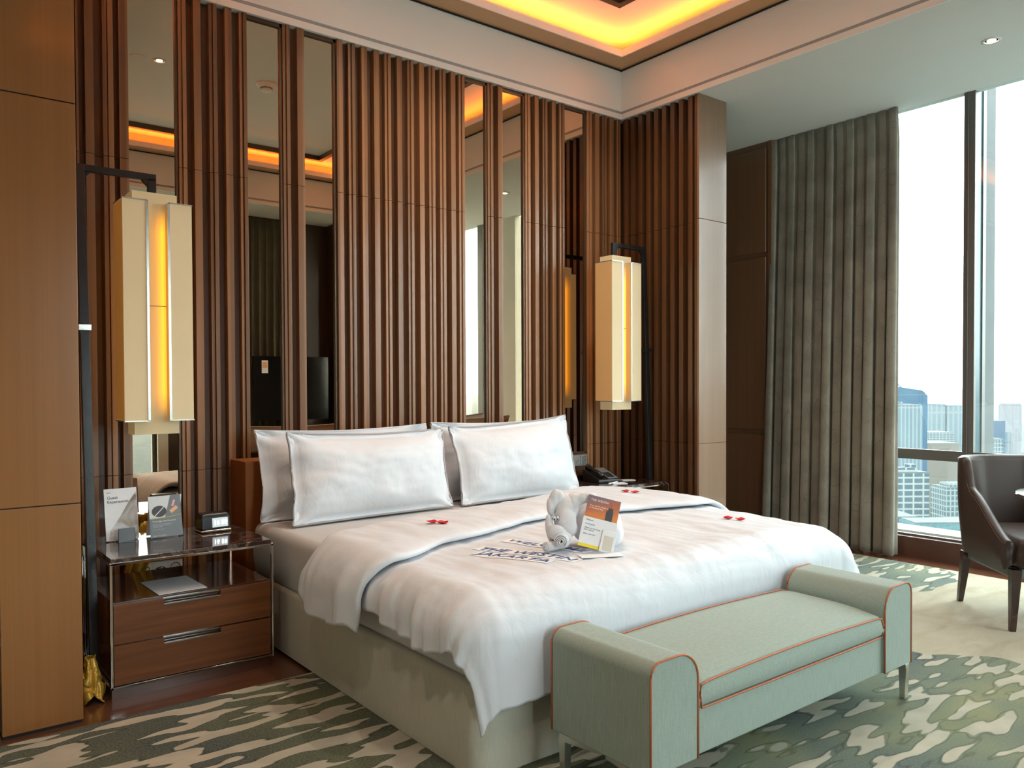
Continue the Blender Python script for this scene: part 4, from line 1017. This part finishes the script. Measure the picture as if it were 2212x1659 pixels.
# sheet on the shelf
pp_ = thing('menu_sheet', (1.0, 3.68, .393), 'white printed sheet lying on the open shelf of the left nightstand', 'paper sheet')
fs_ = frame_m((.893, 3.545, .3935), (cos(.03), sin(.03), 0), (-sin(.03)+.03, cos(.03), 0))
pn(fs_, 0, .20, 0, .28, 0, .002).build('sheet', 'paper', pp_)
text('printed_lines', '\n'.join(['Breakfast served until ten', 'Choose from the list', 'Tea   Coffee   Juice', 'Bread and pastries', 'Eggs as you like', 'Seasonal fruit']), .0125, 'ink_lt', fs_ @ Matrix.Translation((.045, .24, .0022)), pp_, .0001)
# sockets behind
sk = thing('socket_plate', (1.10, 4.32, .300), 'ivory triple socket plate on the wall behind the left nightstand', 'wall socket')
MB().box(.985, 1.208, 4.325, 4.335, .296, .376).build('plate', 'socket', sk, bevel=.002)
for i, xx in enumerate((1.023, 1.097, 1.171)):
    m_ = MB(); m_.box(xx-.0355, xx+.0355, 4.3225, 4.326, .301, .371); fr_ = m_.build('socket_cover', 'socket', sk, bevel=.002)
    if i != 1:
        m_ = MB(); m_.tube([(xx+.024*cos(2*pi*k/24), 4.3215, .336+.024*sin(2*pi*k/24)) for k in range(24)], .0018, 5, closed=True); m_.build('socket_ring', 'ink', fr_)
        m_ = MB()
        for dx_ in (-.01, .01): m_.box(xx+dx_-.0025, xx+dx_+.0025, 4.3205, 4.323, .3335, .3385)
        m_.build('socket_hole', 'ink', fr_)
    else:
        m_ = MB(); m_.ball((xx, 4.312, .336), (.026, .014, .014)); m_.build('plug', 'blackp', fr_, smooth=True)
tag(MB().box(.976, 1.209, 4.31, 4.384, .386, .424).build('wall_rail', 'rail', bevel=.002), 'horizontal rail above the triple socket, cream for a bright mirror reflection', 'rail')  # cream colour stands in for the bright reflection in the mirror
# gold satin cloth crumpled between pier and nightstand
def cloth(fn, nu, nv, name, m_, th=.002):
    g_ = MB(); g_.grid(fn, nu, nv); o = g_.build(name, m_, smooth=True); s_ = o.modifiers.new('s', 'SOLIDIFY'); s_.thickness = th; return o
def gold(a, b):
    an = 2*pi*a; r_ = .045*(1-b*.55)*(1+.5*n3(cos(an)*2, sin(an)*2, b*5))+.02*max(0, .3-b)*sin(an*5)
    x = .64+r_*cos(an); y = 3.575+r_*1.15*sin(an)+.02*b; z = .014+.16*b+.022*sin(an*3+b*9)*(1-b)+.012*n3(an*2, b*12)
    return Vector((min(max(x, .582), .695), y, max(z, .003)))
tag(cloth(gold, 60, 30, 'gold_cloth', 'gold'), 'crumpled gold satin fabric on the floor between the wood pier and nightstand', 'fabric')
def gold2(a, b):
    return Vector((.83+.20*b+.055*(a-.5)*(1+b)+.008*n3(a*6, b*7), 4.20+.025*sin(a*14+b*4)+.02*n3(a*5, b*4), .004+.60*b+.006*abs(sin(a*9))*(1-b)))
tag(cloth(gold2, 30, 30, 'gold_cloth', 'gold'), 'strip of gold satin fabric hanging behind the left nightstand shelf', 'fabric')

# ================================================================ RIGHT NIGHTSTAND TOP
tp = thing('telephone', (4.05, 4.14, NT), 'black desk telephone with sloped keypad on the right nightstand', 'telephone')
TM = Matrix.Translation((4.05, 4.13, NT)) @ Euler((0, 0, radians(-8))).to_matrix().to_4x4()
m_ = MB(); prof = [(-.10, 0), (.10, 0), (.10, .078), (.085, .084), (-.095, .026), (-.10, .02)]
vs = [TM @ Vector((sx_, a, b)) for sx_ in (-.095, .095) for a, b in prof]
m_.add(vs, [tuple(range(6)), tuple(range(11, 5, -1))]+[(i, i+6, (i+1) % 6+6, (i+1) % 6) for i in range(6)]); m_.build('telephone_body', 'blackp', tp, bevel=.005)
sl = frame_m(TM @ Vector((-.002, -.09, .0285)), TM.to_3x3() @ Vector((1, 0, 0)), TM.to_3x3() @ Vector((0, .18, .058)))
kp = pn(sl, 0, .085, .0, .185, .0, .003).build('faceplate', 'plate', tp, bevel=.001)
m_ = MB()
for i in range(3):
    for j in range(4):
        fmk = sl @ Matrix.Translation((.014+i*.020, .022+j*.021, .003)); m_.obox(fmk, .014, .013, .0035)
m_.build('keypad', 'blackp', kp)
m_ = MB(); m_.tube([TM @ Vector((-.06, y_, z_)) for y_, z_ in ((-.085, .045), (-.06, .062), (0, .080), (.06, .098), (.085, .100))], [.022, .018, .015, .018, .023], 10); m_.build('handset', 'blackp', tp, smooth=True)
def pad(x, y, rz, wd, dp, label):
    m_ = MB(); m_.obox(Matrix.Translation((x, y, NT)) @ Euler((0, 0, rz)).to_matrix().to_4x4(), wd, dp, .004); tag(m_.build('notepad', 'paper', bevel=.0008), label, 'notepad')
pad(4.05, 3.96, -.35, .11, .075, 'small white notepad nearest the bed on the right nightstand')
pad(4.24, 4.05, -.35, .10, .055, 'small pale notepad beside the telephone keypad edge')
pe = thing('pen', (3.99, 3.955, NT), 'white pen lying beside the small notepad on the right nightstand', 'pen')
m_ = MB(); m_.tube([(3.93, 3.93, NT+.010), (4.055, 3.975, NT+.010)], .0048, 10); m_.build('barrel', 'paper', pe, smooth=True)
m_ = MB(); m_.tube([(3.918, 3.926, NT+.010), (3.93, 3.93, NT+.010)], [.0012, .0045], 8); m_.build('tip', 'steel', pe, smooth=True)
for i, xx in enumerate((3.905, 3.972, 4.040)):
    r = thing('switch_plate', (xx, 4.30, .715), ('grey thermostat plate, nearest the pillow of three', 'grey socket plate in the middle of the three by the telephone', 'grey switch plate with rows of buttons above the telephone')[i], 'switch plate', 'grey wall plates above the right nightstand')
    MB().box(xx-.032, xx+.032, 4.298, 4.32, .675, .755).build('plate', 'plate', r, bevel=.002)
    m_ = MB()
    if i == 0: m_.box(xx-.016, xx+.016, 4.296, 4.299, .70, .74)
    elif i == 1: m_.box(xx+.003, xx+.008, 4.296, 4.299, .712, .722); m_.box(xx-.012, xx-.008, 4.296, 4.299, .70, .71)
    else:
        for q1 in range(3):
            for q2 in range(2): m_.box(xx-.02+q2*.022, xx-.004+q2*.022, 4.296, 4.299, .685+q1*.023, .702+q1*.023)
    m_.build(('display', 'socket_hole', 'button')[i], ('blackp', 'ink', 'steel')[i], r)
    if i == 2: pass
MB_ = MB(); MB_.box(3.871, 4.09, 4.32, 4.384, .60, .763); MB_.build('switch_backing', 'slat_dark', hw)

# ================================================================ CURTAIN
def curt(x0, y0, y1, z0, z1, nf, amp, seed, flare=0.06):
    def fn(a, b):
        s_ = a*nf*2*pi; z = z0+(z1-z0)*b
        ph = 1.5*n3(a*nf*.5, seed)+.10*n3(a*nf, z*.35, seed)
        am = amp*(.55+.45*(1-b))*(1+.6*n3(a*nf*.7, seed+4))
        y = y0+(y1-y0)*a+.018*sin(2*s_+ph+.7)*(1-b*.4)+flare*(a-.5)*(1-b)*.6
        am *= 1-.45*b; x = x0+.045*b+am*(1-1.9*abs(sin(s_/2+ph*.5))**.8)+.3*am*sin(s_*.5+seed)+  .006*n3(a*30, z*1.2, seed)-.02*(1-b)
        if b > .93: x = x0+(x-x0)*(.55+.45*(1-b)/.07)
        return Vector((x, y, z))
    return fn
g_ = MB(); g_.grid(curt(5.80, 2.868, 3.905, .018, ZL-.004, 12.5, .042, 3), 420, 60)
co_ = g_.build('curtain', 'curtain', smooth=True); co_.modifiers.new('s', 'SOLIDIFY').thickness = .006
tag(co_, 'floor-length taupe patterned curtain gathered beside the window', 'curtain')
g_ = MB(); g_.grid(lambda a, b: (lambda p_: Vector((3.35+.62*a, -.74+(p_.x-5.8)*.8, p_.z)))(curt(5.80, 0, 1, .05, ZL-.004, 7, .045, 8)(a, b)), 200, 30)
co2 = g_.build('curtain', 'rearcurtain', smooth=True); co2.modifiers.new('s', 'SOLIDIFY').thickness = .006
tag(co2, 'dark curtain on the rear wall behind the television, seen in a mirror', 'curtain')
# television wall seen in mirrors
cb = thing('console', (3.6, -.52, 0), 'dark wooden console under the television, seen in the mirrors', 'console')
MB().box(2.75, 4.42, -.66, -.38, .62, .70).build('console_top', 'drawer', cb, bevel=.003)
for xx in (2.78, 4.36): MB().box(xx, xx+.04, -.66, -.40, .012, .62).build('leg', 'panel', cb)
tv = thing('television', (3.93, -.52, .70), 'flat black television standing on the console, seen in a mirror', 'television')
MB().box(3.38, 4.32, -.55, -.515, .86, 1.62).build('screen', 'tvglass', tv, bevel=.004)
MB().box(3.86, 3.99, -.56, -.53, .70, .87).build('neck', 'blackp', tv); MB().box(3.75, 4.10, -.62, -.44, .70, .712).build('foot', 'blackp', tv, bevel=.003)
cdm = thing('menu_card', (3.515, -.513, 1.44), 'small white card with food picture stuck on the television screen corner', 'card')
MB().box(3.48, 3.555, -.5145, -.512, 1.42, 1.57).build('card_sheet', 'paper', cdm)
MB().box(3.488, 3.547, -.512, -.511, 1.48, 1.55).build('food_picture', 'orange', cdm)

# ================================================================ ARMCHAIR + TABLE
ch = thing('armchair', (4.86, 1.65, .012), 'dark brown leather tub armchair with tapered wooden legs by the window', 'armchair', rz=radians(-43.8))
HWD, BKY, FRY = .295, .315, -.30
def plan(s):   # 0..1 around: left front -> back -> right front
    r_ = .20; L1 = (BKY-r_)-FRY; L2 = r_*pi/2; L3 = 2*(HWD-r_); T = 2*L1+2*L2+L3; d = s*T
    if d < L1: return Vector((-HWD, FRY+d)), Vector((-1, 0))
    d -= L1
    if d < L2: a = d/r_; return Vector((-HWD+r_-r_*cos(a), BKY-r_+r_*sin(a))), Vector((-cos(a), sin(a)))
    d -= L2
    if d < L3: return Vector((-HWD+r_+d, BKY)), Vector((0, 1))
    d -= L3
    if d < L2: a = d/r_; return Vector((HWD-r_+r_*sin(a), BKY-r_+r_*cos(a))), Vector((sin(a), cos(a)))
    d -= L2; return Vector((HWD, BKY-r_-d)), Vector((1, 0))
def top(s):
    p_, n_ = plan(s); y = p_.y
    if y > .16: return .838
    k = (.16-y)/(.16-FRY)     # 0 at back, 1 at front
    if k < .12: return .838-.16*(k/.12)**1.5
    k = (k-.12)/.88; return .678-.225*(.5*k+.5*k*k*(3-2*k))
def shell(a, b):
    p_, n_ = plan(a); zt = top(a)-.012; zb = .315
    th = .048
    # contour: outer bottom -> outer top -> round -> inner bottom
    if b < .45: k = b/.45; z = zb+(zt-zb)*k; o_ = .012*sin(pi*k)+.055*k*max(0, n_.y); q = 0
    elif b < .55: an = (b-.45)/.1*pi; z = zt+.018*sin(an); q = -th/2+th/2*cos(an); o_ = .055*max(0, n_.y)
    else: k = (b-.55)/.45; z = zt-(zt-zb-.03)*k; q = -th; o_ = .055*(1-k)*max(0, n_.y)-.012*sin(pi*k)
    r_ = p_+n_*(q+o_); return Vector((r_.x, r_.y, z))
m_ = MB(); m_.grid(shell, 90, 40)
n = 40; m_.f += [tuple(range(n)), tuple(range(89*n, 90*n))]
sh_ = m_.build('shell', 'leather', ch, smooth=True, local=True)
m_ = MB(); m_.tube([(lambda p_, n_, a: Vector((p_.x+n_.x*(.0)-.0, p_.y+n_.y*.055, top(a)-.012)))(*plan(a), a) for a in [i/60 for i in range(61)]], .003, 6); m_.build('seam', 'leather', sh_, smooth=True, local=True)
m_ = MB(); rbox(m_, -.235, .235, -.335, .23, .32, .475, .05, .05, .02, bulge=.006); m_.build('seat', 'leather', ch, smooth=True, local=True)
m_ = MB(); rbox(m_, -.245, .245, -.28, .25, .262, .318, .06, .01, .01); m_.build('underframe', 'grey_metal', ch, smooth=True, local=True)
for sx_ in (-1, 1):
    for sy_ in (-1, 1):
        m_ = MB(); tx, ty = sx_*.235, sy_*.245+(0 if sy_ > 0 else -.04); bx, by = sx_*.25, sy_*.29
        vs = [(tx+c_*.024, ty+d2*.024, .315 if sy_ < 0 else .30) for c_, d2 in ((-1,-1),(1,-1),(1,1),(-1,1))]+[(bx+c_*.0135, by+d2*.0135, 0) for c_, d2 in ((-1,-1),(1,-1),(1,1),(-1,1))]
        m_.add(vs, [(0,1,2,3),(7,6,5,4),(0,4,5,1),(1,5,6,2),(2,6,7,3),(3,7,4,0)]); m_.build('leg', 'leg_wood', ch, bevel=.002, local=True)
tb = thing('side_table', (4.445, 1.225, .012), 'round table with thin dark marble top and chrome stem in front of the armchair', 'table')
m_ = MB(); m_.lathe([(.335, .722), (.35, .728), (.35, .738), (.346, .742)], (4.445, 1.225, .0), 64); m_.build('tabletop', 'marble', tb, smooth=False)
m_ = MB(); m_.lathe([(.026, .03), (.024, .72)], (4.445, 1.225, 0), 24); m_.build('stem', 'chrome', tb, smooth=True)
m_ = MB(); m_.lathe([(.20, .012), (.20, .020), (.03, .034)], (4.445, 1.225, 0), 48); m_.build('foot', 'chrome', tb, smooth=True)

# ================================================================ CITY OUTSIDE
GZ = -200
cg = MB(); cg.box(40, 30000, -14000, 16000, GZ-2, GZ)
tag(cg.build('city_ground', 'city'), 'hazy blue-green city ground with trees and low roofs far below', 'city', kind='structure')
MT['f_blue'] = facade('blue_glass_tower_facade', (.055, .15, .23), (.045, .12, .20), 6, 4, .15)
MT['f_white'] = facade('white_ribbed_facade', (.32, .36, .37), (.17, .23, .26), 3.4, 60, .55)
MT['f_apt'] = facade('beige_apartment_facade', (.28, .30, .29), (.15, .21, .24), 9, 150, 1.6)
MT['f_hotel'] = facade('banded_white_facade', (.40, .43, .41), (.10, .14, .16), 5.2, 3.3, .48)
MT['f_grid'] = facade('white_gridded_facade', (.38, .42, .40), (.12, .17, .19), 2.4, 3.0, .40)
MT['f_glass'] = facade('green_glass_facade', (.20, .30, .30), (.12, .22, .23), 3, 4, .12)
MT['f_navy'] = facade('dark_blue_facade', (.12, .18, .26), (.10, .15, .22), 4, 4, .2)
MT['f_pink'] = facade('pinkish_tower_facade', (.40, .37, .36), (.30, .30, .32), 5, 60, .7)
MT['roof'] = simple('pale_flat_roof', (.045, .052, .053), .9, nscale=.15, namt=.2)
MT['rbrown'] = simple('orange_brown_hall', (.070, .056, .040), .9)
MT['rred'] = simple('red_tile_roof', (.075, .040, .032), .9)
def tower(a, b, z1, dp, m_, label, group=None, roof='roof', z0=GZ, extra=None):
    ax = Vector((b[0]-a[0], b[1]-a[1], 0)); L_ = ax.length; ax.normalize(); ay = Vector((-ax.y, ax.x, 0))
    if ay.x < 0: ay = -ay
    c_ = Vector((a[0], a[1], 0))+ax*L_/2+ay*dp/2
    r = thing('tower_block', (c_.x, c_.y, z0), label, 'building', group, rz=0)
    rz = atan2(ax.y, ax.x); mm = Euler((0, 0, rz)).to_matrix().to_4x4()
    q = MB(); q.obox(Matrix.Identity(4), L_, dp, z1-z0); w_ = q.build('facade', m_, r, local=True); w_.rotation_euler.z = rz
    q = MB(); q.obox(Matrix.Translation((0, 0, z1-z0)), L_*.96, dp*.96, max(.6, (z1-z0)*.004)); q = q.build('roof', roof, r, local=True); q.rotation_euler.z = rz
    if extra:
        q = MB()
        for (fx, fy, ww, dd, hh) in extra: q.obox(Matrix.Translation((fx*L_, fy*dp, z1-z0)), ww*L_, dd*dp, hh)
        q = q.build('roof_plant', m_, r, local=True); q.rotation_euler.z = rz
    return r
r = tower((893, 440), (923, 420), -12, 40, 'f_blue', 'tall blue glass tower with curved crown behind the white ribbed slab')
q = MB(); 
ax = Vector((30, -20, 0)).normalized(); pts_ = []
for k in range(13):
    an = pi/2*k/12; pts_.append((18-10+10*sin(an), -4-6+12*cos(an)*.9))
q.prism([(-18, 186), (18, 186)]+[(8+10*cos(pi/2*k/8), 186+8*sin(pi/2*k/8)) for k in range(1, 9)]+[(-18, 198)], -18, 18, 'y')
q = q.build('curved_crown', 'f_blue', r, local=True); q.rotation_euler.z = atan2(-20, 30)
q = MB(); q.tube([(-16+.0*k, 0, 190+3.2*k) for k in range(9)], [1.0-.1*k for k in range(9)], 6); q.tube([(-16+3.4*k, 0, 215-25*(1-(1-k/9)**2.0)) for k in range(10)], .7, 6); q = q.build('spire', 'f_white', r, local=True); q.rotation_euler.z = atan2(-20, 30)
tower((694, 345), (714, 329), -18, 25, 'f_white', 'white ribbed office slab in front of the blue tower', extra=[(-.25, 0, .4, .5, 3)])
tower((1439, 650), (1460, 634), -36, 40, 'f_apt', 'pale apartment slab, left of the distant pair', 'distant apartment slabs')
tower((1462, 632), (1483, 616), -38, 40, 'f_apt', 'pale apartment slab, right of the distant pair', 'distant apartment slabs')
tower((1232, 557), (1262, 534), -73, 40, 'f_hotel', 'low white block standing below the distant apartment slabs')
tower((1020, 469), (1056, 442), -74, 40, 'rbrown', 'wide orange-brown hall roof just above the window transom')
tower((414, 208), (431, 195), -46, 16, 'f_hotel', 'white hotel tower with dark window bands below the transom, beside the curtain', extra=[(-.1, 0, .7, .7, 2.6), (.25, .1, .2, .3, 4)])
tower((469, 203), (482, 193), -58, 16, 'f_grid', 'white gridded tower block below the transom, behind the armchair', extra=[(0, 0, .6, .6, 2.5)])
tower((372, 189), (385, 179), -62.5, 20, 'f_navy', 'low blue-glass building at the window bottom beside the curtain')
tower((364, 171), (392, 150), -62, 14, 'f_glass', 'long low green-glass building at the bottom of the window')
tower((1215, 445), (1230, 433), -30, 22, 'f_pink', 'pale pinkish tower seen right of the facade fin', extra=[(0, 0, .9, .9, 3)])
tower((1190, 450), (1206, 438), -66, 22, 'f_apt', 'shorter pale tower left of the pinkish tower')
tower((873, 331), (881, 325), -37, 14, 'f_navy', 'narrow dark blue tower just right of the facade fin')
tower((655, 248), (660, 245), -41, 12, 'f_grid', 'small white tower at the foot of the facade fin view')
tower((424, 172), (432, 164), -100, 14, 'rred', 'small building with red tiled roof below the hotel tower', roof='rred')
hz_m, nt_, b_0, N_, L_0 = mat('thin_haze'); N_.remove(b_0)
vs_ = N_.new('ShaderNodeVolumeScatter'); vs_.inputs['Color'].default_value = (.86, .96, 1, 1); vs_.inputs['Density'].default_value = 3.6e-5; vs_.inputs['Anisotropy'].default_value = 0
L_0.new(vs_.outputs[0], N_['Material Output'].inputs['Volume'])
hz = MB(); hz.box(120, 29000, -13000, 15500, GZ+.5, 160); tag(hz.build('city_haze', hz_m), 'thin blue-white haze hanging over the distant city', 'haze', kind='structure')
rnd = random.Random(4)
placed_ = [(897,430,45),(704,337,30),(1450,642,50),(1472,624,50),(1247,545,50),(1038,455,60),(422,201,25),(475,198,25),(378,184,28),(378,160,35),(1222,439,30),(1198,444,30),(877,328,20),(657,246,18),(428,168,16)]
for i in range(130):
    D_ = 400*6.5**rnd.random(); an = rnd.uniform(radians(18.5), radians(27)) ; an = radians(rnd.uniform(8, 27))
    x_, y_ = D_*cos(an), D_*sin(an); s_ = rnd.uniform(10, 26)
    if any(hypot(x_-q_[0], y_-q_[1]) < q_[2]+s_*1.25 for q_ in placed_): continue
    placed_.append((x_, y_, s_*1.25))
    hgt = rnd.uniform(12, 45) if D_ < 1100 else rnd.uniform(15, 80)
    r_ = MB(); r_.obox(Matrix.Translation((x_, y_, GZ)) @ Euler((0, 0, rnd.uniform(0, 1.5))).to_matrix().to_4x4(), s_, s_*rnd.uniform(.7, 1.6), hgt)
    o = r_.build('low_building', rnd.choice(['f_hotel', 'f_white', 'roof', 'f_glass', 'f_apt', 'rred', 'rbrown']))
    tag(o, 'low building among the hazy city rooftops far beyond the window', 'building', 'far low buildings')
